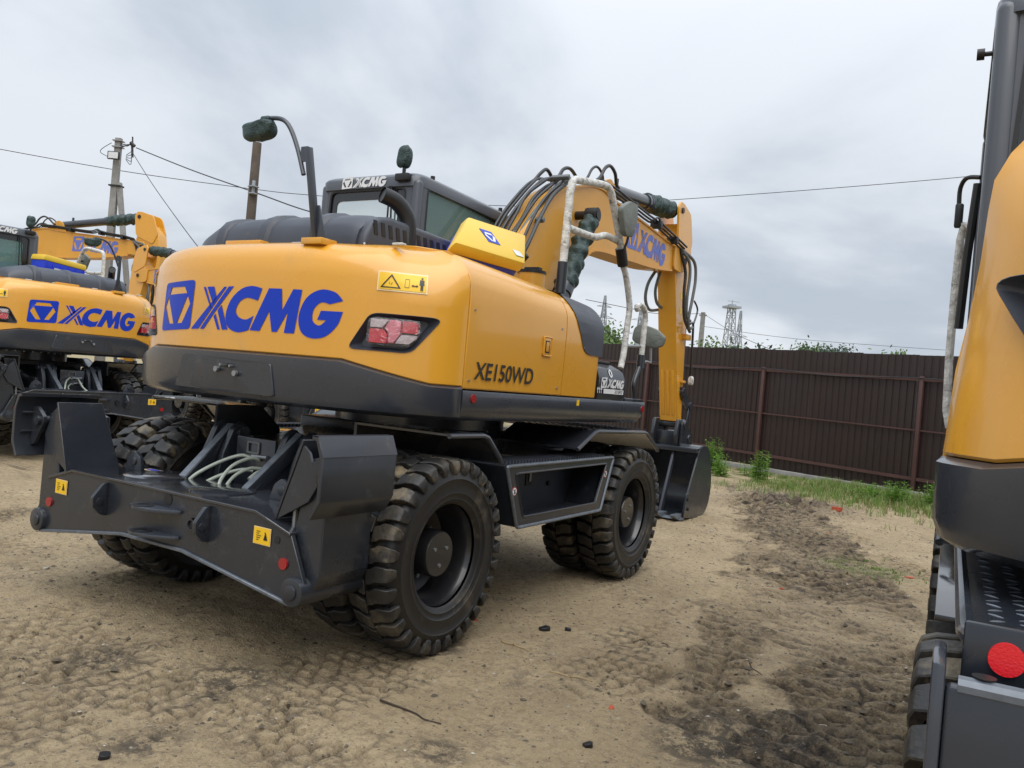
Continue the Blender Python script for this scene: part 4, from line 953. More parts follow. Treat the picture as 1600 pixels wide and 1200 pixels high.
# wheels
def tyre_meshes():
    hp2 = [(0.275, 0.10), (0.285, 0.112), (0.30, 0.118), (0.304, 0.123), (0.31, 0.121), (0.335, 0.128), (0.338, 0.132), (0.344, 0.130), (0.375, 0.1325), (0.41, 0.132), (0.414, 0.136), (0.421, 0.132), (0.455, 0.122), (0.475, 0.105), (0.484, 0.08), (0.488, 0.0)]
    prof = [(r_, -w_) for r_, w_ in hp2] + hp2[::-1][1:]
    mm = M().lathe(prof, 'x', n=64)
    side = fin('tyre', mm, 'rubber', None, ang=60); me_side = side.data
    t = M(); NL = 31; rgl = random.Random(3)
    for sd in (-1, 1):
        for k in range(NL):
            th0 = 2 * PI * (k + (0.5 if sd > 0 else 0)) / NL; pit = 2 * PI / NL
            rows_ = [(0.004, 0.20, 0.92, 0.526), (0.038, 0.10, 0.84, 0.5275), (0.058, -0.04, 0.72, 0.527), (0.100, -0.04, 0.68, 0.523), (0.129, 0.00, 0.66, 0.511), (0.138, 0.03, 0.62, 0.482), (0.137, 0.14, 0.50, 0.445)]
            jit = rgl.uniform(-0.05, 0.05); hj = rgl.uniform(-0.004, 0.002)
            top, bot = [], []
            for w_, a, b, r in rows_:
                for q in (a, b):
                    th = th0 + (q + jit) * pit; ra = r + hj
                    top.append((w_ * sd, ra * math.cos(th), ra * math.sin(th)))
                    rb = ra - 0.040 if w_ < 0.12 else ra - 0.018; wb = w_ * sd if w_ < 0.12 else (w_ - 0.022) * sd
                    bot.append((wb, rb * math.cos(th), rb * math.sin(th)))
            n = len(rows_); vs = top + bot; fs = []
            for j in range(n - 1):
                a = 2 * j; fs.append((a, a + 1, a + 3, a + 2)); fs.append((a, a + 2, 2 * n + a + 2, 2 * n + a)); fs.append((a + 1, 2 * n + a + 1, 2 * n + a + 3, a + 3))
            fs.append((0, 2 * n, 2 * n + 1, 1)); a = 2 * (n - 1); fs.append((a, a + 1, 2 * n + a + 1, 2 * n + a))
            t.add(vs, fs)
    tr = fin('tread', t, 'tread_rubber', None, bevel=0.0035, seg=1, ang=30); me_tr = tr.data
    bpy.data.objects.remove(side); bpy.data.objects.remove(tr); return me_side, me_tr
ME_T, ME_TR = tyre_meshes()
rimp = [(0.262, -0.34), (0.262, -0.02), (0.285, 0.02), (0.285, 0.035), (0.272, 0.040), (0.265, 0.02), (0.255, 0.0), (0.250, -0.12), (0.245, -0.15), (0.20, -0.17), (0.13, -0.17), (0.13, -0.16)]
rimm = fin('rim', M().lathe([(r, a + 1.16) for r, a in rimp], 'x', n=48), 'rim', None, ang=35).data
hubm_ = M().lathe([(0.125, 0.98), (0.125, 1.165), (0.118, 1.178), (0.0005, 1.180)], 'x', n=32)
hubm = fin('hub', hubm_, 'rim', None, ang=30).data
blt = M()
for k in range(3):
    a = 2 * PI * k / 3 + 0.5; blt.cyl((1.178, 0.06 * math.cos(a), 0.06 * math.sin(a)), (1.188, 0.06 * math.cos(a), 0.06 * math.sin(a)), 0.010, 8)
for k in range(10):
    a = 2 * PI * k / 10; blt.cyl((0.985, 0.165 * math.cos(a), 0.165 * math.sin(a)), (1.01, 0.165 * math.cos(a), 0.165 * math.sin(a)), 0.014, 6)
bltm = fin('wheel_nuts', blt, 'steel', None).data
for o in list(bpy.data.objects):
    if o.parent is None and o.name in ('rim', 'hub', 'wheel_nuts'): bpy.data.objects.remove(o)
wi = 0
for sg in (1, -1):
    for y in (-1.27, 1.27):
        wh = empty('wheel', (0, y, 0.52), 0, X)
        wh.rotation_euler = (R(23 * wi), 0, 0 if sg > 0 else 0)
        if sg < 0: wh.rotation_euler = (R(-31 * wi), 0, PI)
        for xx, rot_ in ((1.115, 0.0), (0.80, 0.13)):
            t1 = link('tyre', ME_T, wh); t1.location = (xx, 0, 0)
            t2 = link('tread', ME_TR, wh); t2.location = (xx, 0, 0); t2.rotation_euler = (rot_ * 3, 0, 0)
        link('rim', rimm, wh); hh = link('hub', hubm, wh); n_ = link('wheel_nuts', bltm, wh); n_['kind'] = 'stuff'
        wi += 1

# ---- rear stabiliser
sb = empty('stabiliser', (0, 0, 0), 0, X)
bpol = [(-1.02, 0.378), (-0.25, 0.487), (0.25, 0.487), (1.02, 0.378)] + [(1.038 + 0.066 * math.cos(a), 0.443 + 0.066 * math.sin(a)) for a in (-1.2, -0.5, 0.2)] + [(0.985, 0.69), (0.975, 0.698), (0.75, 0.765), (-0.75, 0.765), (-0.975, 0.698), (-0.985, 0.69)] + [(-1.038 - 0.066 * math.cos(a), 0.443 + 0.066 * math.sin(a)) for a in (0.2, -0.5, -1.2)]
beam = fin('beam_plate', M().prism(bpol, 'y', -2.17, -2.145), 'chassis', sb, bevel=0.003, seg=1)
fin('front_plate', M().prism(bpol, 'y', -1.72, -1.70), 'chassis', sb, bevel=0.003, seg=1)
fin('beam_top', M().prism([(-0.985, 0.684), (-0.75, 0.753), (0.75, 0.753), (0.985, 0.684), (0.985, 0.70), (0.75, 0.769), (-0.75, 0.769), (-0.985, 0.70)], 'y', -2.18, -1.69), 'wet_metal', sb, bevel=0.003, seg=1)
fin('beam_bottom', M().prism([(-1.02, 0.372), (-0.25, 0.480), (0.25, 0.480), (1.02, 0.372), (1.02, 0.388), (0.25, 0.497), (-0.25, 0.497), (-1.02, 0.388)], 'y', -2.185, -1.69), 'edge_worn', sb, bevel=0.003, seg=1)
for x in (-0.35, 0.22): fin('top_cover', M().lathe([(0.17, 0.76), (0.17, 0.776), (0.15, 0.782), (0.001, 0.782)], 'z', (x, -1.93, 0), 32), 'wet_metal', sb)
for sg in (1, -1):
    pin = fin('pivot_pin', M().cyl((1.038 * sg, -2.195, 0.443), (1.038 * sg, -1.68, 0.443), 0.066, 24).cyl((1.038 * sg, -2.205, 0.443), (1.038 * sg, -2.19, 0.443), 0.034, 16), 'chassis', sb, bevel=0.004)
    fin('reflector', M().cyl((0.955 * sg, -2.180, 0.555), (0.955 * sg, -2.168, 0.555), 0.027, 20), 'red', sb)
    fin('beam_hole', M().cyl((0.90 * sg, -2.1735, 0.655), (0.90 * sg, -2.165, 0.655), 0.018, 14), 'ink', sb)
    # lashing lugs welded to the plate
    xl = 0.42 * sg
    fin('lashing_lug', M().prism(rr([(-2.17, 0.56), (-2.17, 0.74), (-2.20, 0.735), (-2.255, 0.665), (-2.25, 0.61), (-2.21, 0.57)], 0.15), 'x', xl - 0.012, xl + 0.012).cyl((xl - 0.018, -2.215, 0.64), (xl + 0.018, -2.215, 0.64), 0.022, 14), 'chassis', sb, bevel=0.003)
    # lugs on top of the beam
    fin('lifting_lug', M().prism(rr([(xl * 1.45 - 0.08, 0.765), (xl * 1.45 + 0.08, 0.765), (xl * 1.45 + 0.06, 0.85), (xl * 1.45, 0.885), (xl * 1.45 - 0.05, 0.85)], 0.2), 'y', -1.90, -1.875).cyl((xl * 1.45 + 0.01, -1.91, 0.825), (xl * 1.45 + 0.01, -1.865, 0.825), 0.025, 12), 'chassis', sb, bevel=0.004)
    def sfn(x0): return lambda u, v, o: (x0 + u, -2.17 - o, 0.615 + v)
    sticker(sfn(0.745 if sg > 0 else -0.905), 0.115, 0.082, sb, pict=False)
    # leg folded up, with foot pad
    leg = empty('stabiliser_leg', (0, 0, 0), 0, sb)
    lp = [(0.955, 0.46), (0.965, 0.72), (1.02, 1.04), (1.10, 1.06), (1.135, 0.97), (1.14, 0.52), (1.09, 0.425), (1.03, 0.40)]
    fin('leg_box', M().prism([(a * sg, b) for a, b in lp], 'y', -2.13, -1.80), 'chassis', leg, bevel=0.006, seg=1)
    fin('leg_gusset', M().prism([(a * sg, b) for a, b in [(0.865, 0.745), (0.995, 1.10), (1.035, 1.07), (1.10, 0.93), (1.05, 0.85)]], 'y', -2.150, -2.136), 'chassis', leg)
    g_ = [(0.862 * sg, -2.155, 0.745), (1.000 * sg, -2.155, 1.125), (1.000 * sg, -1.88, 1.125), (0.862 * sg, -1.82, 0.745)]
    fin('leg_guard', M().rings([g_, [(a - 0.012 * sg, b, c_ + 0.004) for a, b, c_ in g_]]), 'chassis', leg, bevel=0.002, seg=1)
    pad = fin('foot_pad', M().rings([[(x * sg, y, z) for x, z in [(1.16, 1.165), (1.20, 1.163), (1.236, 1.075), (1.236, 0.88), (1.19, 0.80), (1.17, 0.80), (1.214, 0.885), (1.214, 1.07), (1.185, 1.143), (1.16, 1.145)]] for y in (-2.27, -1.775)]), 'chassis', leg, bevel=0.003, seg=1)
    fin('pad_top', M().add([(1.16 * sg, -2.272, 1.1665), (1.201 * sg, -2.272, 1.1655), (1.2385 * sg, -2.272, 1.077), (1.2385 * sg, -1.773, 1.077), (1.201 * sg, -1.773, 1.1655), (1.16 * sg, -1.773, 1.1665)], [(0, 1, 4, 5), (1, 2, 3, 4)]), 'grey', pad)
    br_ = rr([(1.214 * sg, 1.085), (1.214 * sg, 0.86), (1.17 * sg, 0.865), (1.085 * sg, 1.0), (1.085 * sg, 1.035), (1.16 * sg, 1.09)], 0.15)
    for y_ in (-2.175, -1.835): fin('pad_bracket', M().prism(br_, 'y', y_, y_ + 0.022), 'chassis', leg, bevel=0.003, seg=1)
    fin('pad_pin', M().cyl((1.13 * sg, -2.195, 1.01), (1.13 * sg, -1.80, 1.01), 0.028, 16), 'chassis', leg)
    for z_ in (0.94, 1.05): fin('pad_bar', M().tube([(1.205 * sg, -2.235, z_), (1.205 * sg, -2.10, z_)], 0.010, 8), 'chassis', leg)
    fin('grease_bolt', M().cyl((0.93 * sg, -2.10, 0.70), (0.93 * sg, -2.10, 0.80), 0.014, 8).cyl((0.93 * sg, -2.10, 0.80), (0.93 * sg, -2.10, 0.825), 0.022, 10), 'steel', leg)
    # arms that carry the beam
    arm = empty('lift_arm', (0, 0, 0), 0, sb)
    for dx in (-0.075, 0.075):
        xa = 0.30 * sg + dx + (0.0 if sg > 0 else 0.0)
        fin('arm_cheek', M().prism(rr([(-1.68, 0.50), (-1.50, 0.50), (-1.40, 0.95), (-1.42, 1.06), (-1.47, 1.095), (-1.53, 1.06), (-1.60, 0.9)], 0.15), 'x', xa - 0.022, xa + 0.022), 'chassis', arm, bevel=0.006)
    fin('arm_strut', M().bar((0.29 * sg, -1.46, 1.045), (0.26 * sg, -1.80, 0.745), 0.055, 0.08), 'chassis', arm, bevel=0.004)
    fin('strut_face', M().bar((0.29 * sg, -1.488, 1.076), (0.26 * sg, -1.828, 0.776), 0.050, 0.005), 'edge_worn', arm)
    fin('arm_web', M().prism([(-1.80, 0.76), (-1.45, 0.70), (-1.45, 1.04)], 'x', 0.275 * sg - 0.02, 0.275 * sg + 0.02), 'chassis', arm)
    fin('arm_pin', M().cyl((0.30 * sg - 0.12, -1.47, 1.03), (0.30 * sg + 0.12, -1.47, 1.03), 0.04, 14), 'chassis', arm)
# tow hitch
for z in (0.535, 0.665):
    fin('hitch_plate', M().prism(rr([(-0.10 + 0.0, -2.17), (0.22, -2.17), (0.20, -2.20), (0.10, -2.27), (-0.02, -2.29), (-0.10, -2.25)], 0.2), 'z', z, z + 0.018), 'edge_worn' if 0 else 'grey', sb, bevel=0.003)
    fin('hitch_eye', M().lathe([(0.03, z + 0.0185), (0.055, z + 0.0185), (0.055, z + 0.021), (0.03, z + 0.021)], 'z', (-0.01, -2.235, 0), 20), 'ink', sb)
fin('hitch_hole', M().cyl((0.10, -2.1735, 0.725), (0.10, -2.165, 0.725), 0.032, 18), 'ink', sb)
fin('plug_ring', M().lathe([(0.030, -2.19), (0.022, -2.19), (0.020, -2.17), (0.034, -2.17)], 'y', (0.31, 0, 0.63), 20), 'chassis', sb)
fin('plug_core', M().cyl((0.31, -2.18, 0.63), (0.31, -2.172, 0.63), 0.019, 14), 'ink', sb)
fin('label_strip', M().b2((-0.62, -1.83, 0.7695), (-0.47, -1.77, 0.772)), 'sticker_edge', sb)
fin('label_print', M().b2((-0.60, -1.82, 0.772), (-0.49, -1.78, 0.7735)), 'blue', sb)
fin('valve_plate', M().b2((-0.15, -1.55, 0.60), (0.17, -1.53, 1.02)), 'chassis', sb, bevel=0.004)
frame_panel('valve_window', rr([(-0.05, 0.93), (0.05, 0.93), (0.05, 1.0), (-0.05, 1.0)], 0.1), rr([(-0.04, 0.94), (0.04, 0.94), (0.04, 0.99), (-0.04, 0.99)], 0.1), 'y', -1.562, -1.55, 'hose_grey', sb)
for pts in ([(0.0, -1.56, 0.90), (-0.05, -1.60, 0.915), (-0.13, -1.68, 0.87), (-0.19, -1.78, 0.80), (-0.22, -1.83, 0.74)],
            [(0.02, -1.56, 0.83), (-0.03, -1.60, 0.835), (-0.10, -1.68, 0.80), (-0.13, -1.78, 0.75), (-0.14, -1.83, 0.70)],
            [(0.06, -1.56, 0.90), (0.05, -1.62, 0.91), (0.03, -1.72, 0.87), (0.04, -1.80, 0.80), (0.09, -1.86, 0.74)],
            [(0.09, -1.56, 0.85), (0.07, -1.63, 0.855), (0.06, -1.72, 0.82), (0.08, -1.80, 0.76), (0.12, -1.85, 0.71)],
            [(0.12, -1.56, 0.84), (0.10, -1.60, 0.835), (0.10, -1.66, 0.80)]):
    fin('hose', M().tube(pts, 0.0100, 8, 6), 'hose_green', sb)
fin('hose_fitting', M().cyl((0.0, -1.56, 0.915), (0.13, -1.565, 0.92), 0.012, 8), 'steel', sb)
fin('hose_fitting', M().cyl((0.02, -1.56, 0.845), (0.14, -1.565, 0.85), 0.012, 8), 'steel', sb)
fin('rear_bracket', M().prism([(-0.5, 0.55), (0.5, 0.55), (0.42, 0.90), (-0.42, 0.90)], 'y', -1.46, -1.42), 'chassis', sb, bevel=0.006)

# ------------------------------------------------------------------ place the machines
GRP = 'wheeled excavators parked in the yard'
tag(X, 'whole excavator in the middle, its stabiliser legs folded up and bucket on the ground', 'excavator', GRP)
reg_children()
XL = dup(X, skip=('boom', 'stick', 'bucket', 'bucket_linkage')); XL.location = (-8.576, 1.599, 0.09); XL.rotation_euler = (R(-0.9), R(-0.3), R(86.2))
tag(XL, 'excavator at the left edge showing its rear square on, blue crate on its hood', 'excavator', GRP)
XM = dup(X); XM.location = (-8.6, 6.45, 0.05); XM.rotation_euler = (0, 0, R(88))
for c_ in XL.children:
    if c_.name.startswith('cab'): c_.location.x = 0.36
tag(XM, 'excavator mostly hidden behind the middle one, only its arm tip showing left of the counterweight', 'excavator', GRP)
XB = dup(X, skip=('stabiliser',)); XB.location = (-21.0, 6.37, 0.0); XB.rotation_euler = (0, 0, R(-74.5)); XB.scale = (1.3, 1.3, 1.3)
tag(XB, 'far left excavator behind the others with lettered yellow boom and upright stick', 'excavator', GRP)
XR = dup(X, skip=('stabiliser', 'fender.002', 'access_step.001')); XR.location = (4.79, -1.60, -0.03); XR.rotation_euler = (0, 0, R(3))
tag(XR, 'nearest excavator, cut off by the right edge, with diamond plate fender and red reflector', 'excavator', GRP)
for c_ in XR.children:
    if c_.name.startswith('wheel') and abs(c_.rotation_euler.z) > 1: c_.location.x = -0.012
# its rear blade carrier
bl = empty('rear_blade', (0, -0.09, 0.03), 0, XR)
fin('blade_plate', M().b2((-1.215, -1.88, 0.50), (1.215, -1.85, 1.115)), 'chassis', bl, bevel=0.008)
fin('blade_edge', M().tube([(-1.20, -1.868, 1.115), (1.20, -1.868, 1.115)], 0.014, 10), 'edge_worn', bl)
fin('blade_cheek', M().b2((-1.232, -1.89, 0.50), (-1.215, -1.76, 1.145)), 'grey', bl, bevel=0.005)
fin('reflector_plate', M().b2((-1.196, -1.80, 1.06), (-0.75, -1.79, 1.188)), 'chassis', bl, bevel=0.005)
fin('round_reflector', M().cyl((-1.143, -1.809, 1.146), (-1.143, -1.80, 1.146), 0.0225, 32), 'red_bright', bl)
fin('blade_hole', M().cyl((-1.17, -1.86, 1.1305), (-1.17, -1.86, 1.1315), 0.015, 12), 'ink', bl)
# long diamond-plate fender over its rear wheel
fp = rr([(-1.235, -1.745), (-0.60, -1.745), (-0.60, -0.05), (-1.235, -0.05)], 0.0, 1)
fp = [(-0.60, -0.05), (-1.235, -0.05)] + [(-1.115 - 0.12 * math.cos(a), -1.625 - 0.12 * math.sin(a)) for a in [k * PI / 16 for k in range(9)]] + [(-0.60, -1.745)]
fp = [(a + (0.045 if a < -1.0 else 0.0), b - 0.12) for a, b in fp]
fd = fin('rear_fender', M().prism(fp, 'z', 1.165, 1.180), 'chassis', XR, bevel=0.003)
fin('fender_edge', M().tube([(a, b, 1.172) for a, b in fp[1:]], 0.014, 10), 'grey', fd)
g = M()
for j_ in range(40):
    for k in range(13):
        a_ = 0.62 if (j_ + k) % 2 else -0.62; cx_, cy_ = -1.145 + 0.043 * k, -1.80 + 0.043 * j_
        if cx_ < -1.09 and cy_ < -1.74: continue
        rs = []
        for t_ in (-1, -0.5, 0, 0.5, 1):
            px_, py_ = cx_ + math.cos(a_) * 0.0135 * t_, cy_ + math.sin(a_) * 0.0135 * t_; h_ = 0.0018 * (1 - t_ * t_ * 0.8); nx_, ny_ = -math.sin(a_) * 0.0022, math.cos(a_) * 0.0022
            rs.append([(px_ - nx_, py_ - ny_, 1.1795), (px_, py_, 1.1802 + h_), (px_ + nx_, py_ + ny_, 1.1795)])
        g.rings(rs)
tq = fin('tread_pattern', g, 'edge_worn', fd); tq['kind'] = 'stuff'

# ------------------------------------------------------------------ tool crates
def crate(name, c4, h, label, lidm='lid_yellow'):
    """c4: lid corners (BL, BR, TR, TL) in world; body extruded away from the lid"""
    c = [Vector(p) for p in c4]; n = (c[1] - c[0]).cross(c[3] - c[0]).normalized(); ctr = sum(c, Vector()) / 4
    root = empty(name, tuple(ctr - n * h)); o = -(ctr - n * h)
    def slab(d0, d1, k0, k1):
        a = [ctr + (p - ctr) * k0 + n * d0 for p in c]; b = [ctr + (p - ctr) * k1 + n * d1 for p in c]
        return M().rings([[p + o for p in a], [p + o for p in b]])
    fin('lid', slab(-0.035, 0.045, 1.0, 0.96), lidm, root, bevel=0.016)
    fin('body', slab(-h, -0.035, 0.88, 0.95), 'crate_blue', root, bevel=0.012)
    u = (c[1] - c[0]).normalized(); v = n.cross(u)
    return root, ctr, n, u, v, o
rt_, ctr, n, u, v, o = crate('tool_crate', [(0.93, -1.09, 2.205), (1.00, -0.38, 2.200), (0.80, -0.07, 2.455), (0.72, -0.68, 2.455)], 0.26, '')
tag(rt_, 'tipped plastic crate with bright yellow lid lying on the middle excavator beside its cab', 'crate', 'tool crates lying on the excavators')
W = ctr + n * 0.0475 + o
bs = fin('lid_badge', M().box(W - u * 0.06, (0.12, 0.12, 0.003), Matrix((u, v, n)).transposed()), 'blue', rt_)
q = [(-0.032, 0.035), (0.032, 0.035), (0.05, 0.0), (0.02, -0.045), (-0.02, -0.045), (-0.05, 0.0)]
inner = [(-0.036, 0.018), (0.036, 0.018), (0.0, -0.04)]
art('badge_print', [q, inner], lambda a, b: tuple(W - u * 0.06 + u * a + v * b + n * 0.003), 'white', bs)
fin('paper_label', M().box(W + u * 0.16 - v * 0.09, (0.075, 0.055, 0.003), Matrix((u, v, n)).transposed()), 'paper', rt_)
fin('clip', M().box(W + u * 0.285 - n * 0.04 - v * 0.02, (0.035, 0.12, 0.07), Matrix((u, v, n)).transposed()), 'black', rt_, bevel=0.005)
MW = XL.matrix_basis.copy()
P0 = Matrix.Translation(XL.location) @ XL.rotation_euler.to_matrix().to_4x4()
cr = [P0 @ Vector(p) for p in ((-0.08, -0.72, 2.56), (0.56, -0.66, 2.50), (0.54, -0.30, 2.52), (-0.10, -0.36, 2.58))]
rt2, ctr, n, u, v, o = crate('tool_crate', cr, 0.26, '')
tag(rt2, 'blue plastic crate with yellow lid on the hood of the left excavator', 'crate', 'tool crates lying on the excavators')
for k in range(6):
    p = ctr - n * 0.13 + o + u * (-0.29 + 0.115 * k) - v * 0.172
    fin('side_rib', M().box(p, (0.014, 0.02, 0.17), Matrix((u, v, n)).transposed()), 'crate_blue', rt2, bevel=0.003)
fin('paper_label', M().box(ctr - n * 0.17 + o - v * 0.186, (0.32, 0.004, 0.12), Matrix((u, v, n)).transposed()), 'paper', rt2)

# ------------------------------------------------------------------ ground
LAT = {}
def vnoise(x, y, s, seed=0):
    if seed not in LAT: LAT[seed] = np.random.default_rng(seed).random((256, 256))
    G = LAT[seed]; X_, Y_ = x * s + 100.3, y * s + 77.7
    xi, yi = np.floor(X_).astype(int), np.floor(Y_).astype(int); fx, fy = X_ - xi, Y_ - yi
    fx, fy = fx * fx * (3 - 2 * fx), fy * fy * (3 - 2 * fy); g = lambda a, b: G[a % 256, b % 256]
    return (g(xi, yi) * (1 - fx) + g(xi + 1, yi) * fx) * (1 - fy) + (g(xi, yi + 1) * (1 - fx) + g(xi + 1, yi + 1) * fx) * fy - 0.5
def fbm(x, y, s, o=4, seed=0): return sum(vnoise(x, y, s * 2 ** k, seed + k) * 0.55 ** k for k in range(o))
TRK = [  # centre line points, half width, lug pitch, mud amount
    ([(0.4, 9.6), (1.1, 7.2), (2.0, 4.5), (2.6, 2.2), (3.1, 0.2), (3.4, -1.6), (3.6, -3.5)], 0.55, 0.13, 1.0),
    ([(-0.6, 10.2), (0.5, 7.4), (1.3, 5.0), (1.8, 3.0), (2.2, 1.2), (2.6, -1.0)], 0.26, 0.12, 0.75),
    ([(-3.6, -1.2), (-2.0, -1.9), (-0.6, -2.35), (0.8, -2.6), (2.6, -2.5)], 0.34, 0.11, 0.45),
    ([(1.05, -1.2), (1.15, -3.2), (1.5, -5.0)], 0.30, 0.12, 0.15),
    ([(-1.05, -1.4), (-1.3, -3.4), (-1.8, -6.0)], 0.30, 0.12, 0.5),
    ([(-7.6, 0.6), (-5.5, 0.2), (-3.8, -1.0), (-2.6, -3.0)], 0.45, 0.12, 0.50),
    ([(-4.5, -0.6), (-2.4, -2.0), (-0.6, -2.95), (1.2, -3.1), (2.4, -3.3)], 0.36, 0.11, 0.45),
    ([(-1.6, 5.2), (0.4, 2.6), (1.6, 0.6), (2.1, -1.0)], 0.30, 0.11, 0.48),
    ([(1.9, 6.0), (2.7, 4.8), (3.2, 3.2), (3.5, 1.0)], 0.25, 0.12, 0.35)]
def track_field(X2, Y2):
    H2 = np.zeros_like(X2); M2 = np.zeros_like(X2)
    for trk in TRK:
        xs_, ys_ = [p[0] for p in trk[0]], [p[1] for p in trk[0]]; mg = trk[1] + 0.9
        k = (X2 > min(xs_) - mg) & (X2 < max(xs_) + mg) & (Y2 > min(ys_) - mg) & (Y2 < max(ys_) + mg)
        if not k.any(): continue
        h1, m1 = track_one(X2[k], Y2[k], trk); H2[k] += h1; M2[k] = np.maximum(M2[k], m1)
    return H2, M2
def track_one(x, y, trk):
    h = np.zeros_like(x); mud = np.zeros_like(x)
    for pts, hw, pit, am in (trk,):
        P = catmull([(a, b, 0) for a, b in pts], 8); best = np.full(x.shape, 1e9); ss_ = np.zeros_like(x); sd_ = np.zeros_like(x); acc = 0
        for a, b in zip(P, P[1:]):
            dx, dy = b.x - a.x, b.y - a.y; L2 = dx * dx + dy * dy; L = math.sqrt(L2)
            t = np.clip(((x - a.x) * dx + (y - a.y) * dy) / L2, 0, 1); px, py = x - a.x - t * dx, y - a.y - t * dy
            d = np.hypot(px, py); mk = d < best; best = np.where(mk, d, best); ss_ = np.where(mk, acc + t * L, ss_)
            sd_ = np.where(mk, np.sign(dx * (y - a.y) - dy * (x - a.x)), sd_); acc += L
        wv = hw * (1 + 0.35 * fbm(x, y, 1.3, 2, 40)); ed = np.clip((wv - best + 0.30 * fbm(x, y, 4.0, 3, 71)) / 0.09, 0, 1)
        lug = np.clip(0.5 + 2.2 * np.sin(2 * PI * (ss_ / pit + best * 2.2 + np.where(sd_ > 0, 0.5, 0) + 0.35 * fbm(x, y, 2.2, 3, 61))) , 0, 1)
        patch = np.clip(0.95 + 1.5 * fbm(x, y, 0.9, 4, 50), 0, 1)
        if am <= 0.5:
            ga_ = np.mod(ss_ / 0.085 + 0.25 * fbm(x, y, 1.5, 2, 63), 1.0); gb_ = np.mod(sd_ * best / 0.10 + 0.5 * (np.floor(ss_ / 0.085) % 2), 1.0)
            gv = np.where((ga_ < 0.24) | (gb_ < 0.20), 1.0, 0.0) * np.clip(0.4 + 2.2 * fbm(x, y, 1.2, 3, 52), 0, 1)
            h += -ed * gv * 0.020; mud = np.maximum(mud, ed * gv * 0.62); continue  # groove shade painted in: the print pattern is darkened through the mud value
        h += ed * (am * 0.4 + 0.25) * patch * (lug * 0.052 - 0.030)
        mud = np.maximum(mud, ed * am * np.clip(patch + 0.15, 0, 1) * (1.0 - 0.45 * lug))  # real mud, plus shade painted into the colour between lug ridges
    return h, mud
def coords(c0, c1, st, far):
    o = list(np.arange(c0, c1, st)); a = o[-1]; d = st
    while a < far: d *= 1.16; a += d; o.append(a)
    a = o[0]; d = st
    while a > -far: d *= 1.16; a -= d; o.insert(0, a)
    return np.array(o)
gx, gy = coords(-4.5, 4.6, 0.020, 2500), coords(-4.2, 7.5, 0.020, 2500)
GX, GY = np.meshgrid(gx, gy)
def ground_z(x, y):
    near = np.clip(1 - (np.hypot(x - 0, y - 3) - 14) / 25, 0, 1); th, mud = track_field(x, y)
    z = near * (0.030 * fbm(x, y, 0.45, 3, 1) + 0.016 * fbm(x, y, 2.5, 3, 5))
    chop = np.clip(mud * 1.3, 0, 1); cl = fbm(x, y, 7.0, 4, 9)
    z = z + near * (th + chop * 0.085 * cl + 0.012 * fbm(x, y, 13, 3, 14) + 0.010 * np.clip(fbm(x, y, 5, 3, 33), 0, 1))
    # churned heap near the bucket
    hp_ = np.exp(-(((x - 1.0) / 0.9) ** 2 + ((y - 7.9) / 1.0) ** 2)); z = z + near * hp_ * (0.07 + 0.12 * cl)
    mud = np.maximum(mud, hp_ * 0.9)
    return z, mud
GZ, MUD_SHADE = ground_z(GX, GY)
wheel_xy = [(s * a, y) for s in (1, -1) for a in (1.115, 0.8) for y in (-1.27, 1.27)]
for wx, wy in wheel_xy:      # the tyres stand on the ground
    k = np.exp(-(((GX - wx) / 0.25) ** 4 + ((GY - wy) / 0.3) ** 4)); GZ = GZ * (1 - k) + k * (-0.004)
ny, nx = GX.shape
vs = np.stack([GX, GY, GZ], -1).reshape(-1, 3)
ii = np.arange(ny * nx).reshape(ny, nx); fq = np.stack([ii[:-1, :-1], ii[:-1, 1:], ii[1:, 1:], ii[1:, :-1]], -1).reshape(-1, 4)
gm = bpy.data.meshes.new('ground'); gm.vertices.add(len(vs)); gm.vertices.foreach_set('co', vs.ravel().astype(np.float32))
gm.loops.add(fq.size); gm.loops.foreach_set('vertex_index', fq.ravel().astype(np.int32))
gm.polygons.add(len(fq)); gm.polygons.foreach_set('loop_start', np.arange(0, fq.size, 4, dtype=np.int32))
gm.update(calc_edges=True); gm.polygons.foreach_set('use_smooth', [True] * len(fq))
at = gm.attributes.new('mud', 'FLOAT', 'POINT'); at.data.foreach_set('value', MUD_SHADE.ravel().astype(np.float32))  # holds mud and the painted darkening of the track grooves
mt = bpy.data.materials.new('sandy_mud'); mt.use_nodes = True; t = mt.node_tree; b = t.nodes['Principled BSDF']
co = t.nodes.new('ShaderNodeTexCoord')
def nz(s, d=5, r=0.6, dist=0.0):
    n = t.nodes.new('ShaderNodeTexNoise'); n.inputs['Scale'].default_value = s; n.inputs['Detail'].default_value = d
    n.inputs['Roughness'].default_value = r; n.inputs['Distortion'].default_value = dist
    t.links.new(co.outputs['Object'], n.inputs['Vector']); return n.outputs[0]
def mr(src, a, b_, c=0.0, d=1.0):
    r = t.nodes.new('ShaderNodeMapRange'); r.inputs[1].default_value = a; r.inputs[2].default_value = b_; r.inputs[3].default_value = c; r.inputs[4].default_value = d
    t.links.new(src, r.inputs[0]); return r.outputs[0]
def mx(a, b_, f):
    m_ = t.nodes.new('ShaderNodeMix'); m_.data_type = 'RGBA'; t.links.new(f, m_.inputs[0])
    for s_, v_ in ((6, a), (7, b_)):
        if isinstance(v_, tuple): m_.inputs[s_].default_value = (*v_, 1)
        else: t.links.new(v_, m_.inputs[s_])
    return m_.outputs[2]
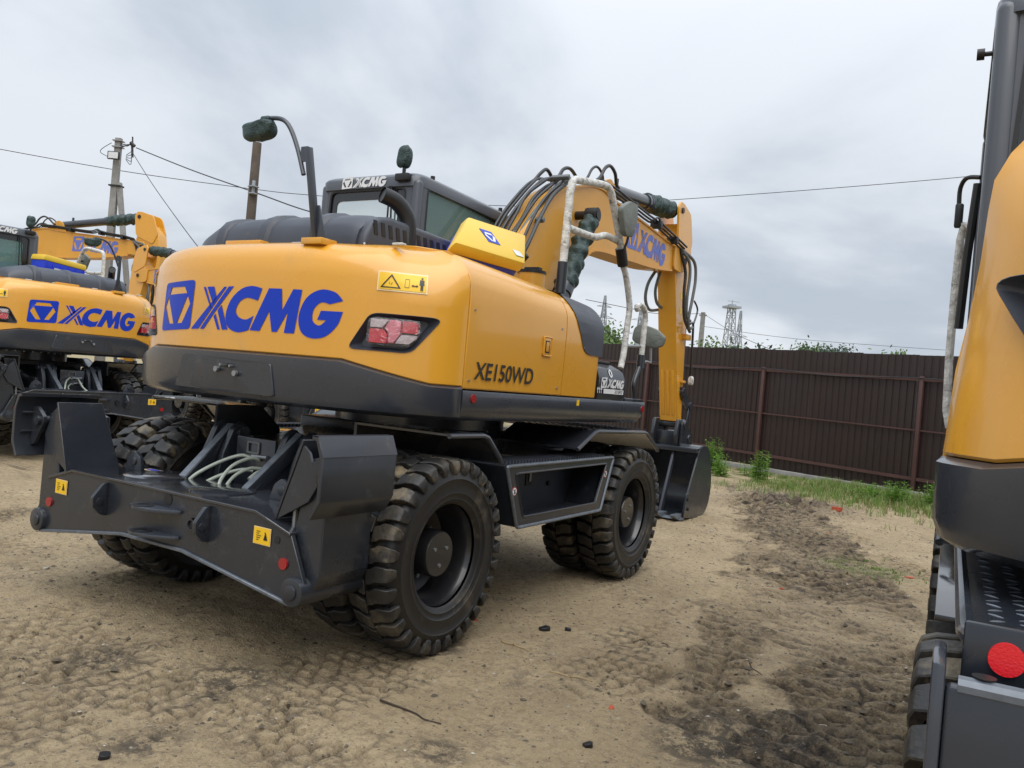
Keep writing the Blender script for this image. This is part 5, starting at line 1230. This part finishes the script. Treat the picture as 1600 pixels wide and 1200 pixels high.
def mul(a, b_, op='MULTIPLY'):
    m_ = t.nodes.new('ShaderNodeMath'); m_.operation = op; t.links.new(a, m_.inputs[0])
    if isinstance(b_, float): m_.inputs[1].default_value = b_
    else: t.links.new(b_, m_.inputs[1])
    m_.use_clamp = op == 'MULTIPLY'; return m_.outputs[0]
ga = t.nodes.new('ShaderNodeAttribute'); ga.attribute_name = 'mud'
c = mx((0.49, 0.378, 0.228), (0.362, 0.276, 0.164), mr(nz(0.7), 0.38, 0.64))
c = mx(c, (0.58, 0.455, 0.28), mr(nz(1.6, 8, 0.72), 0.50, 0.66, 0, 0.6))
c = mx(c, (0.170, 0.130, 0.088), mr(nz(3.2, 10, 0.78, 0.4), 0.54, 0.64, 0, 0.7))
c = mx(c, (0.22, 0.160, 0.098), mr(nz(24, 6, 0.85), 0.50, 0.58, 0, 0.6))
c = mx(c, (0.66, 0.56, 0.40), mr(nz(90, 3, 0.8), 0.58, 0.66, 0, 0.5))
c = mx(c, (0.055, 0.042, 0.030), mr(nz(38, 3, 0.7), 0.63, 0.72, 0, 0.7))
c = mx(c, (0.50, 0.44, 0.34), mr(nz(55, 2, 0.6), 0.68, 0.74, 0, 0.8))
mud_shade_f = mul(ga.outputs['Fac'], mr(nz(9, 8, 0.8), 0.36, 0.50, 0.45, 1.0))
c = mx(c, (0.082, 0.060, 0.041), mul(mud_shade_f, 1.0))
c = mx(c, (0.035, 0.030, 0.026), mul(mul(mud_shade_f, mr(nz(18, 5, 0.7), 0.50, 0.60)), 0.8))
# dark oily spots: place-bound stains
def spot(x, y, r):
    vm = t.nodes.new('ShaderNodeVectorMath'); vm.operation = 'DISTANCE'; vm.inputs[1].default_value = (x, y, 0); t.links.new(co.outputs['Object'], vm.inputs[0])
    return mul(mr(vm.outputs[1 if 0 else 'Value'], r, r * 0.3), mr(nz(11, 7, 0.8, 0.3), 0.43, 0.53))
for sx, sy, r_ in ((2.93, -1.12, 0.58), (2.70, -1.40, 0.28), (0.75, -2.25, 0.35), (0.15, -2.5, 0.25), (1.05, -2.9, 0.2), (1.9, -2.2, 0.18)):
    c = mx(c, (0.030, 0.027, 0.025), mul(spot(sx, sy, r_), 0.75))
# thin moss / grass tint near the fence
sepg = t.nodes.new('ShaderNodeSeparateXYZ'); t.links.new(co.outputs['Object'], sepg.inputs[0])
yy = t.nodes.new('ShaderNodeMath'); yy.operation = 'MULTIPLY_ADD'; yy.inputs[1].default_value = 0.41; t.links.new(sepg.outputs[0], yy.inputs[0]); t.links.new(sepg.outputs[1], yy.inputs[2])
c = mx(c, (0.11, 0.135, 0.045), mul(mr(yy.outputs[0], 9.3, 11.6), mr(nz(2.2, 6, 0.7), 0.42, 0.60, 0, 0.75)))
c = mx(c, (0.13, 0.16, 0.05), mul(spot(2.684, 3.6, 0.6), 0.7))
t.links.new(c, b.inputs['Base Color'])
t.links.new(mr(nz(1.1, 4), 0.3, 0.7, 0.72, 0.95), b.inputs['Roughness']); b.inputs['Specular IOR Level'].default_value = 0.35
bn = t.nodes.new('ShaderNodeBump'); bn.inputs['Strength'].default_value = 1.0; bn.inputs['Distance'].default_value = 0.045
hsum = t.nodes.new('ShaderNodeMath'); hsum.operation = 'ADD'; t.links.new(nz(14, 8, 0.7), hsum.inputs[0]); t.links.new(mul(nz(75, 4, 0.7), 0.5), hsum.inputs[1])
t.links.new(hsum.outputs[0], bn.inputs['Height']); t.links.new(bn.outputs[0], b.inputs['Normal'])
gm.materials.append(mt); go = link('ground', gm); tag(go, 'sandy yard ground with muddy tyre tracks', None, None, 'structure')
def gz(x, y):
    z, _ = ground_z(np.array([x]), np.array([y])); return float(z[0])

# ------------------------------------------------------------------ crumbs, pebbles and litter
def rocks(name, n, rad, mt, area, bias=None, label=''):
    xs = rng.uniform(area[0], area[1], n); ys = rng.uniform(area[2], area[3], n); zz, md = ground_z(xs, ys)
    if bias == 'mud':
        k = rng.random(n) < md + 0.04; xs, ys, zz = xs[k], ys[k], zz[k]; n = len(xs)
    base = np.array([(1, 0, 0), (0.3, 0.9, 0), (-0.8, 0.6, 0), (-0.7, -0.7, 0), (0.4, -0.9, 0), (0.1, 0, 0.7), (0, 0, -0.6)])
    tf = np.array([(0, 1, 5), (1, 2, 5), (2, 3, 5), (3, 4, 5), (4, 0, 5)])
    r = np.minimum(rad * (0.4 + rng.exponential(0.5, n)), rad * 2.6)[:, None]; a = rng.uniform(0, 6.28, n)[:, None]
    q = rng.uniform(0.6, 1.3, (n, 7)) * r; bx, by, bz_ = base[None, :, 0], base[None, :, 1] * rng.uniform(0.5, 1.2, (n, 1)), base[None, :, 2]
    V = np.stack([xs[:, None] + (bx * np.cos(a) - by * np.sin(a)) * q, ys[:, None] + (bx * np.sin(a) + by * np.cos(a)) * q, zz[:, None] + bz_ * q * 0.8], -1).reshape(-1, 3)
    Fc = (tf[None] + (np.arange(n) * 7)[:, None, None]).reshape(-1, 3)
    me = bpy.data.meshes.new(name); me.vertices.add(len(V)); me.vertices.foreach_set('co', V.ravel().astype(np.float32))
    me.loops.add(Fc.size); me.loops.foreach_set('vertex_index', Fc.ravel().astype(np.int32))
    me.polygons.add(len(Fc)); me.polygons.foreach_set('loop_start', np.arange(0, Fc.size, 3, dtype=np.int32)); me.update(calc_edges=True)
    me.materials.append(MAT[mt]); o = link(name, me); tag(o, label, None, None, 'stuff'); return o
rocks('mud_crumbs', 75000, 0.010, 'crumb', (-4.5, 4.4, -4.6, 9.5), 'mud', 'loose brown crumbs of mud in the tyre tracks')
rocks('gravel', 16000, 0.0042, 'pebble', (-4.5, 4.4, -4.6, 8.5), None, 'tiny pale pebbles strewn over the sand')
rocks('soil_clods', 14000, 0.007, 'crumb', (-4.5, 4.4, -4.6, 7), None, 'small dark clods of soil strewn over the sand')
def shard(name, mt, x, y, s, label, cat, group, seed, thick=0.3):
    rg = random.Random(seed); n = 7; P = [((1 + rg.uniform(-.35, .35)) * math.cos(2 * PI * k / n) * s[0], (1 + rg.uniform(-.35, .35)) * math.sin(2 * PI * k / n) * s[1]) for k in range(n)]
    z = gz(x, y); o = fin(name, M().prism(P, 'z', -0.006, s[1] * thick), mt, None, bevel=s[1] * 0.08, seg=1)
    o.location = (x, y, z); o.rotation_euler = (rg.uniform(-.2, .2), rg.uniform(-.2, .2), rg.uniform(0, 6)); tag(o, label, cat, group); return o
shard('brick_shard', 'brick_red', 1.711, 7.757, (0.15, 0.06), 'largest orange brick piece, lying on the churned earth before the fence', 'brick piece', 'broken brick pieces', 1, 0.9)
for i, (px_, py_, s_, lb) in enumerate([(1.02, -0.62, 0.035, 'flat red brick chip beside the right rear wheel of the middle excavator'), (2.25, 2.0, 0.03, 'small red chip among the tyre tracks in the middle of the yard'),
        (2.0, 5.5, 0.045, 'red brick chip on the sand in front of the bucket'), (3.05, 3.6, 0.045, 'red brick chip beside the small green patch near the right excavator'), (2.25, -1.3, 0.025, 'red crumb of brick in the foreground below the black scraps'), (-0.35, -2.75, 0.025, 'red crumb of brick on the sand before the stabiliser beam')]):
    shard('brick_shard', 'brick_red', px_, py_, (s_, s_ * 0.55), lb, 'brick piece', 'broken brick pieces', 10 + i)
for i, (px_, py_, s_, lb) in enumerate([(1.434, -0.48, 0.032, 'left one of the two black scraps on the sand right of the rear wheel'), (1.537, -0.368, 0.026, 'right one of the two black scraps on the sand right of the rear wheel'), (2.35, -1.75, 0.022, 'black scrap low in the middle foreground beside the twigs'), (1.05, -3.05, 0.022, 'black scrap alone in the left foreground')]):
    shard('plastic_scrap', 'black', px_, py_, (s_, s_ * 0.8), lb, 'scrap', 'black scraps on the sand', 30 + i, 0.9)
for i in range(26):
    a_, b_ = rng.uniform(-3.5, 3.3), rng.uniform(-3.6, 7.0)
    if abs(a_) < 1.5 and abs(b_) < 2.4: continue
    o_ = shard('stone', 'pebble' if i % 3 else 'crumb', a_, b_, (rng.uniform(0.012, 0.03), rng.uniform(0.010, 0.02)), 'small loose stone lying on the sandy yard, one of many alike', 'stone', 'loose stones on the sand', 200 + i, 0.7)
shard('white_scrap', 'white', 3.42, 1.15, (0.035, 0.02), 'small white scrap on the ground near the right excavator', 'scrap', None, 50)
def twig(x, y, L, a, mt, label, seed, r=0.006, group='sticks on the sand'):
    rg = random.Random(seed); P = []
    for k in range(6):
        t_ = k / 5 - 0.5; xx, yy_ = L * t_ * math.cos(a) + rg.uniform(-1, 1) * L * 0.03, L * t_ * math.sin(a) + rg.uniform(-1, 1) * L * 0.03
        P.append((xx, yy_, gz(x + xx, y + yy_) + r * 0.9))
    mm = M().tube(P, lambda q: r * (1 - 0.5 * q), 6, 3)
    mm.tube([P[2], (P[2][0] + L * 0.09, P[2][1] - L * 0.08, P[2][2] + 0.012)], r * 0.6, 5)
    o = fin('stick', mm, mt); o.location = (x, y, 0); tag(o, label, 'stick', group)
twig(1.577, -1.958, 0.34, R(-2), 'twig', 'long dark twig low in the middle foreground', 1)
twig(1.45, -0.85, 0.22, R(-10), 'straw', 'pale straight splinter below the rear right wheel', 2, 0.005)
twig(1.93, -1.05, 0.25, R(10), 'straw', 'pale splinter lying level in the middle foreground', 3, 0.004)
twig(2.05, -0.2, 0.30, R(-5), 'twig', 'thin dark twig on the sand in the middle of the yard', 4, 0.004)
twig(2.6, -0.2, 0.20, R(-40), 'twig', 'short dark twig at the edge of the muddy tracks', 5, 0.004)

# ------------------------------------------------------------------ fence
FA = Vector((-1.033, 13.842, 0)); FD = (Vector((2.278, 12.501, 0)) - FA).normalized(); FN = Vector((FD.y, -FD.x, 0))  # FN points to the viewer
if FN.dot(cam.matrix_world.translation - FA) < 0: FN = -FN
fr_ = empty('sheet_fence', tuple(FA)); fr_.rotation_euler = (0, 0, math.atan2(FD.y, FD.x))
tag(fr_, 'dark brown corrugated metal fence with reddish posts and rails behind the yard', 'fence')
SGN = 1 if (Matrix.Rotation(-math.atan2(FD.y, FD.x), 3, 'Z') @ FN).y > 0 else -1
PW = 1.15; NR = 8
def fence_top(k): return 2.73 - 0.013 * k
prot = M(); pts = []
pit = PW / NR
for k in range(NR):
    u_ = k * pit; pts += [(u_, 0), (u_ + pit * 0.60, 0), (u_ + pit * 0.68, 0.018), (u_ + pit * 0.92, 0.018)]
pts.append((PW, 0))
bk_ = [(a, b - 0.002) for a, b in pts]
shm = None
for i in range(-16, 10):
    u_ = i * PW; top = fence_top(u_)
    if shm is None:
        o = fin('metal_sheet', M().prism(pts + bk_[::-1], 'z', 0.06, 2.70), 'fence_sheet', fr_, smooth=False); shm = o.data
    else: o = link('metal_sheet', shm, fr_)
    o.location = (u_, -0.03 * SGN + (0.003 if i % 2 else 0), top - 2.70 + rng.uniform(-0.006, 0.006))
    o.rotation_euler = (0, 0, 0)
pm = None
for i in range(-4, 4):
    u_ = i * 3.57
    if pm is None:
        o = fin('fence_post', M().b2((-0.035, 0.03 * SGN - 0.035 + 0.012 * SGN, -0.1), (0.035, 0.03 * SGN + 0.035 + 0.012 * SGN, 2.33)), 'fence_post', fr_, bevel=0.006); pm = o.data
    else: o = link('fence_post', pm, fr_)
    o.location = (u_, 0.0, -0.013 * u_)
    for z_, h_, mt_ in ((2.29, 0.055, 'fence_post'), (1.31, 0.028, 'fence_post'), (0.40, 0.06, 'fence_post')):
        fin('rail', M().add([(u_ + 0.037 + (3.50 if q & 1 else 0), (0.035 if q & 2 else 0.0) * SGN + 0.004 * SGN, z_ - (h_ if q & 4 else 0) - 0.013 * (u_ + (3.5 if q & 1 else 0))) for q in range(8)], [(0, 1, 3, 2), (4, 6, 7, 5), (0, 4, 5, 1), (2, 3, 7, 6), (0, 2, 6, 4), (1, 5, 7, 3)]), mt_, fr_)
g = M()
for i in range(-60, 30):
    for z_ in (2.262, 0.37):
        u_ = i * 0.29 + 0.11; g.b2((u_, 0.0 if SGN > 0 else -0.012, z_ - 0.013 * u_), (u_ + 0.016, 0.012 if SGN > 0 else 0.0, z_ + 0.016 - 0.013 * u_))
tag(fin('fence_screws', g, 'galv', fr_, smooth=False), None, None, None, 'stuff')
cb = []
for i in range(-8, 9):
    u_ = i * 1.785; cb.append((u_, 0.09 * SGN, 2.30 - 0.013 * u_ - (0.075 if i % 2 else 0.0) + 0.01 * math.sin(i * 2.3)))
fin('hanging_cable', M().tube(cb, 0.010, 6, 6), 'wire', fr_)
kb = fin('concrete_kerb', M().b2((-18, -0.06, -0.1), (11, 0.06, 0.10)), 'concrete', None, bevel=0.012)
kb.rotation_euler = (0, 0, math.atan2(FD.y, FD.x)); kb.location = tuple(FA + FN * 0.12)
tag(kb, 'low pale concrete strip along the foot of the brown fence', 'kerb')

# ------------------------------------------------------------------ vegetation
def blades(mm, x, y, z, n, h, sp, rg, wd=0.006):
    for _ in range(n):
        a = rg.uniform(0, 6.28); r = rg.uniform(0, sp); bx, by = x + r * math.cos(a), y + r * math.sin(a); hh = h * rg.uniform(0.5, 1.1)
        la = rg.uniform(0, 6.28); ln = rg.uniform(0.2, 1.2) * hh; w2 = wd * rg.uniform(0.7, 1.3); px_, py_ = -math.sin(la) * w2, math.cos(la) * w2
        m1 = (bx + ln * 0.35 * math.cos(la), by + ln * 0.35 * math.sin(la), z + hh * 0.6); tp = (bx + ln * math.cos(la), by + ln * math.sin(la), z + hh * 0.95)
        mm.add([(bx - px_, by - py_, z - 0.01), (bx + px_, by + py_, z - 0.01), (m1[0] + px_ * .7, m1[1] + py_ * .7, m1[2]), (m1[0] - px_ * .7, m1[1] - py_ * .7, m1[2]), tp], [(0, 1, 2, 3), (3, 2, 4)])
rg = random.Random(5)
mm = M(); md_ = M()
for _ in range(7000):
    u_ = rg.uniform(-4, 9); d_ = abs(rg.gauss(0, 0.75)) + 0.15
    dens = 0.25 + 0.75 * max(0, math.sin(u_ * 1.1 - 1.2)) if u_ < 2.0 else 1.0
    if rg.random() > dens * (1.0 if u_ > 2.2 else 0.5): continue
    p = FA + FD * u_ + FN * (0.2 + d_ * (1.9 if u_ > 1.6 else 1.0))
    blades(mm if rg.random() < 0.88 else md_, p.x, p.y, gz(p.x, p.y), 7, (0.17 if u_ > 2 else 0.08) * rg.uniform(0.5, 1.2), 0.08, rg, 0.004)
for _ in range(70):
    p = (2.684 + rg.gauss(0, 0.22), 3.6 + rg.gauss(0, 0.25)); blades(mm, p[0], p[1], gz(*p), 5, 0.035, 0.04, rg, 0.004)
tag(fin('grass', mm, 'grass_green', None, smooth=False), 'short green grass growing along the foot of the fence', None, None, 'stuff')
tag(fin('dry_grass', md_, 'dry_grass', None, smooth=False), 'pale dry stalks among the grass by the fence', None, None, 'stuff')
def weed(x, y, h, n, label, seed, group='leafy weeds before the fence'):
    rg = random.Random(seed); z0 = gz(x, y); root = empty('weed', (x, y, z0)); st_m, lf = M(), M()
    for k in range(n):
        a = rg.uniform(0, 6.28); r = rg.uniform(0.02, 0.17) * (1 if n > 6 else .6); bx, by = r * math.cos(a), r * math.sin(a); hh = h * rg.uniform(0.55, 1.0)
        lean = rg.uniform(0.0, 0.12); P = [(bx * (1 + t_ * lean * 6), by * (1 + t_ * lean * 6), hh * t_) for t_ in (0, 0.35, 0.7, 1)]
        st_m.tube(P, lambda q: 0.005 * (1 - 0.6 * q), 5)
        nl = int(hh / 0.028)
        for j in range(nl):
            t_ = 0.08 + 0.92 * j / nl; i0 = min(int(t_ * 3), 2); f = t_ * 3 - i0; q = Vector(P[i0]).lerp(Vector(P[i0 + 1]), f)
            la = j * 2.4 + rg.uniform(-.4, .4); L = 0.11 * (1.15 - 0.6 * t_) * rg.uniform(0.7, 1.2); d_ = Vector((math.cos(la), math.sin(la), rg.uniform(0.1, 0.7))).normalized()
            s_ = Vector((-math.sin(la), math.cos(la), 0)) * L * 0.20
            lf.add([q, q + d_ * L * 0.5 + s_, q + d_ * L + Vector((0, 0, -L * 0.25)), q + d_ * L * 0.5 - s_], [(0, 1, 2, 3)])
    fin('stems', st_m, 'weed', root, smooth=False); l_ = fin('leaves', lf, 'weed', root, smooth=False); l_['kind'] = 'stuff'
    tag(root, label, 'weed', group)
weed(-1.35, 11.6, 0.74, 26, 'tallest leafy weed clump, growing right of the bucket', 1)
weed(-1.05, 11.1, 0.46, 18, 'low leafy weed at the foot of the tallest clump', 2)
weed(-0.72, 11.9, 0.36, 10, 'small weed between the two big leafy clumps', 3)
weed(-0.25, 11.0, 0.62, 24, 'bushy weed under the left visible fence post', 4)
weed(2.2, 10.2, 0.42, 24, 'broad low weed beside the right fence post', 5)
weed(1.75, 10.6, 0.33, 18, 'low weed left of the right fence post', 6)
weed(2.75, 10.4, 0.46, 22, 'weed nearest the right excavator in front of the fence', 7)
def pos(px_, py_, dist):
    """world point seen at photo pixel, at a ground distance along the view"""
    U, V = px_ - 800, 600 - py_; cr_, sr_ = math.cos(ROLL), math.sin(ROLL); a = U * cr_ - V * sr_; b_ = U * sr_ + V * cr_
    return cam.matrix_world.translation + (fw * F_PX + rt * a + up * b_) * (dist / F_PX)
def tree(px_, py_, dist, r, label, seed, mt='tree_leaf', wide=1.3, n=1500, dens=9):
    rg = random.Random(seed); c = pos(px_, py_, dist); H = c.z - r * 0.2; root = empty('tree', (c.x, c.y, 0)); tr, lf = M(), M()
    tr.tube([(0, 0, 0), (0.1 * r, 0, H * 0.6), (0, 0.1 * r, H * 0.9)], lambda q: r * 0.09 * (1 - 0.6 * q), 8, 3)
    cl = []
    for k in range(dens):
        a = rg.uniform(0, 6.28); rr_ = r * wide * rg.uniform(0.15, 0.9); e = Vector((rr_ * math.cos(a), rr_ * math.sin(a), c.z - r + rg.uniform(-0.6, 0.55) * r * (1.2 - rr_ / (r * wide) * 0.7))); cl.append(e)
        tr.tube([(0, 0, H * 0.55), e * 0.5 + Vector((0, 0, H * 0.35)), e], lambda q: r * 0.035 * (1 - 0.7 * q), 5, 2)
    for k in range(n):
        e = rg.choice(cl); d_ = Vector((rg.gauss(0, 1), rg.gauss(0, 1), rg.gauss(0, 0.8))); q = e + d_ * r * 0.27; s_ = r * 0.085 * rg.uniform(0.6, 1.4)
        a_ = Vector((rg.gauss(0, 1), rg.gauss(0, 1), rg.gauss(0, 1))).normalized(); b_ = a_.orthogonal().normalized()
        lf.add([q, q + a_ * s_ + b_ * s_ * 0.5, q + a_ * s_ * 2, q + a_ * s_ - b_ * s_ * 0.5], [(0, 1, 2, 3)])
    fin('trunk', tr, 'bark', root); l_ = fin('crown', lf, mt, root, smooth=False)
    tag(root, label, 'tree', 'trees beyond the fence')
tree(1120, 526, 45, 1.3, 'small green tree top above the fence just right of the stick', 1)
tree(1172, 522, 42, 1.5, 'darker tree top beside the lattice mast above the fence', 2, 'tree_dark', 0.9)
tree(1258, 531, 40, 1.0, 'low green tree top left of the dark one above the middle of the fence', 3)
tree(1281, 530, 40, 1.1, 'dark green tree top above the middle of the fence', 4, 'tree_dark', 0.8)
tree(1311, 536, 38, 0.8, 'smallest dark tree top above the middle of the fence', 5, 'tree_dark', 0.7)
tree(1403, 540, 36, 1.1, 'wide light green tree top above the fence near the right excavator', 6, 'tree_leaf', 2.0, 1100, 9)
tree(962, 522, 48, 2.0, 'green tree in front of the pylon left of the handrails', 7, 'tree_leaf', 1.5)
tree(948, 500, 55, 1.6, 'tall narrow tree at the foot of the leftmost pylon', 8, 'tree_leaf', 0.7)
tree(782, 325, 26, 0.9, 'leafy tree top showing just above the front of the cab roof', 9, 'tree_leaf', 1.0, 700)

# ------------------------------------------------------------------ poles, masts, wires
def ground_h(p): return Vector((p.x, p.y, 0))
def lattice(px_t, py_t, dist, wb, wt, arms, label, seg=9, name='lattice_pylon', cat='pylon', top_plat=False):
    T = pos(px_t, py_t, dist); H = T.z; root = empty(name, (T.x, T.y, 0)); root.rotation_euler = (0, 0, YAW + 0.3)
    m_ = M(); th = wb * 0.032
    lv = [(H * k / seg, wb + (wt - wb) * (k / seg) ** 0.8) for k in range(seg + 1)]
    for (z0, w0), (z1, w1) in zip(lv, lv[1:]):
        c0 = [Vector((a * w0 / 2, b_ * w0 / 2, z0)) for a, b_ in ((-1, -1), (1, -1), (1, 1), (-1, 1))]; c1 = [Vector((a * w1 / 2, b_ * w1 / 2, z1)) for a, b_ in ((-1, -1), (1, -1), (1, 1), (-1, 1))]
        for i in range(4):
            m_.bar(c0[i], c1[i], th * 1.2); m_.bar(c0[i], c1[(i + 1) % 4], th * 0.7); m_.bar(c0[(i + 1) % 4], c1[i], th * 0.7); m_.bar(c1[i], c1[(i + 1) % 4], th * 0.7)
    fin('mast', m_, 'galv', root, smooth=False)
    for z_, L in arms:
        a_ = M().bar((-L, 0, H * z_), (L, 0, H * z_), th * 1.2).bar((-L, 0, H * z_), (0, 0, H * z_ + L * 0.28), th * 0.8).bar((L, 0, H * z_), (0, 0, H * z_ + L * 0.28), th * 0.8)
        fin('cross_arm', a_, 'galv', root, smooth=False)
    if top_plat: fin('platform', M().b2((-wt * 1.3, -wt * 1.3, H * 0.965), (wt * 1.3, wt * 1.3, H * 0.985)).bar((0, 0, H), (0, 0, H * 1.04), th).bar((-wt, 0, H * 1.03), (wt * 1.6, 0, H * 1.03), th * 0.8), 'galv', root, smooth=False)
    tag(root, label, cat, 'lattice towers on the horizon'); return root
lattice(946, 462, 85, 2.1, 0.12, [(0.66, 1.4), (0.80, 1.15), (0.90, 0.8)], 'leftmost lattice pylon, seen between the handrails and the grey cap')
lattice(1144, 476, 110, 2.3, 0.7, [], 'lattice tower with a flat platform on top', 10, top_plat=True)
lattice(1158, 486, 95, 1.6, 0.15, [(0.66, 1.5), (0.76, 1.1)], 'thin lattice pylon just right of the tower with the platform')
lattice(1002, 478, 90, 1.6, 0.12, [(0.72, 1.4), (0.86, 1.0)], 'lattice pylon half hidden behind the handrail and mirror')
T = pos(1099, 488, 55)
o = fin('concrete_pole', M().rings([[(a * w_, b_ * w_, z_) for a, b_ in ((-1, -1), (1, -1), (1, 1), (-1, 1))] for z_, w_ in ((0, 0.18), (T.z, 0.12))]).b2((-0.25, -0.05, T.z - 0.25), (0.25, 0.05, T.z - 0.15)), 'concrete'); o.location = (T.x, T.y, 0)
tag(o, 'plain concrete pole beyond the fence just right of the stick', 'pole')
# braced concrete utility pole at the left
T = pos(186, 216, 24); up_ = empty('utility_pole', (T.x, T.y, 0)); up_.rotation_euler = (0, 0, YAW)
fin('pole_shaft', M().rings([[(a * w_, b_ * w_ * 0.8, z_) for a, b_ in ((-1, -1), (1, -1), (1, 1), (-1, 1))] for z_, w_ in ((0, 0.125), (T.z, 0.085))]), 'concrete', up_, bevel=0.01)
zb_ = T.z - 1.30
fin('brace', M().bar((0.12, 0.0, zb_), (1.15, 0.0, 0), 0.13, 0.13), 'concrete', up_, bevel=0.01)
fin('brace_band', M().b2((-0.14, -0.12, zb_ - 0.12), (0.22, 0.12, zb_ - 0.08)), 'black', up_)
fl_ = fin('floodlight', M().b2((-0.17, -0.26, T.z - 0.68), (0.17, -0.18, T.z - 0.45)), 'black', up_, bevel=0.01)
fin('lamp_glass', M().b2((-0.14, -0.265, T.z - 0.655), (0.14, -0.255, T.z - 0.475)), 'paper', fl_)
fin('top_band', M().b2((-0.135, -0.12, T.z - 0.10), (0.135, 0.12, T.z - 0.07)).b2((-0.135, -0.12, T.z - 0.28), (0.135, 0.12, T.z - 0.25)), 'steel', up_)
cl_ = M()
for k in range(5): cl_.tube([(0.1, -0.1, T.z - 0.15 - 0.04 * k), (0.25 + 0.03 * k, -0.12, T.z - 0.22 + 0.03 * math.sin(k * 2)), (0.42, -0.1, T.z - 0.2), (0.46, -0.1, T.z - 0.35 - 0.1 * k), (0.3, -0.1, T.z - 0.5 - 0.03 * k)], 0.010, 5, 4)
cl_.tube([(-0.1, -0.2, T.z - 0.2), (-0.35, -0.2, T.z - 0.38), (-0.4, -0.2, T.z - 0.5), (-0.2, -0.2, T.z - 0.6)], 0.010, 5, 4)
fin('cable_loops', cl_, 'wire', up_)
fin('insulator', M().cyl((0.40, -0.1, T.z - 0.12), (0.52, -0.1, T.z - 0.22), 0.05, 10).bar((0.44, -0.1, T.z + 0.05), (0.5, -0.1, T.z - 0.55), 0.03), 'black', up_)
tag(up_, 'concrete utility pole with a slanting brace, floodlight and tangled cables', 'pole')
UT = T.copy()
T = pos(402, 223, 20); o = empty('wooden_pole', (T.x, T.y, 0))
fin('pole_shaft', M().cyl((0, 0, 0), (0, 0, T.z), 0.135, 16, 0.105), 'wood_pole', o, bevel=0.01)
a_ = (cam.matrix_world.translation - T); a_.z = 0; a_.normalize()
fin('insulator_bracket', M().box(a_ * 0.12 + Vector((0, 0, T.z - 1.12)), (0.06, 0.06, 0.34)).box(a_ * 0.13 + Vector((0, 0, T.z - 1.10)), (0.20, 0.20, 0.03)).box(a_ * 0.13 + Vector((0, 0, T.z - 1.27)), (0.18, 0.18, 0.03)), 'galv', o, bevel=0.01)
tag(o, 'plain round wooden pole standing behind the hood of the middle excavator', 'pole')
def wire(pts, label, r=0.010, seed=0):
    P = [pos(*p) for p in pts]; o = fin('overhead_wire', M().tube(P, r, 5, 8 if len(P) > 2 else 0), 'wire'); tag(o, label, 'wire', 'overhead wires')
wire([(-60, 222, 26), (190, 267, 27), (400, 296, 28), (475, 304, 28), (600, 313, 29), (800, 322, 30), (900, 322, 30), (1040, 313, 30), (1250, 298, 29), (1500, 277, 28), (1700, 255, 27)], 'long thin wire crossing the whole sky from the left edge to the right excavator', 0.012)
wire([(213, 231, 23.8), (300, 266, 22), (402, 302, 20), (475, 328, 19), (560, 350, 18)], 'thick dark cable running down right from the braced pole past the wooden pole', 0.016)
wire([(205, 235, 23.8), (235, 283, 22), (268, 330, 20), (302, 376, 18), (330, 410, 17)], 'thin cable falling steeply right from the braced pole', 0.010)
wire([(915, 468, 40), (985, 482, 40), (1030, 490, 42), (1099, 490, 55)], 'wire behind the handrails below the boom', 0.016)
wire([(1099, 490, 55), (1150, 522, 45), (1205, 546, 40)], 'wire sloping down from the plain concrete pole to the fence', 0.014)
wire([(1099, 510, 70), (1250, 530, 70), (1490, 548, 70)], 'faint wire just above the fence top on the right', 0.018)
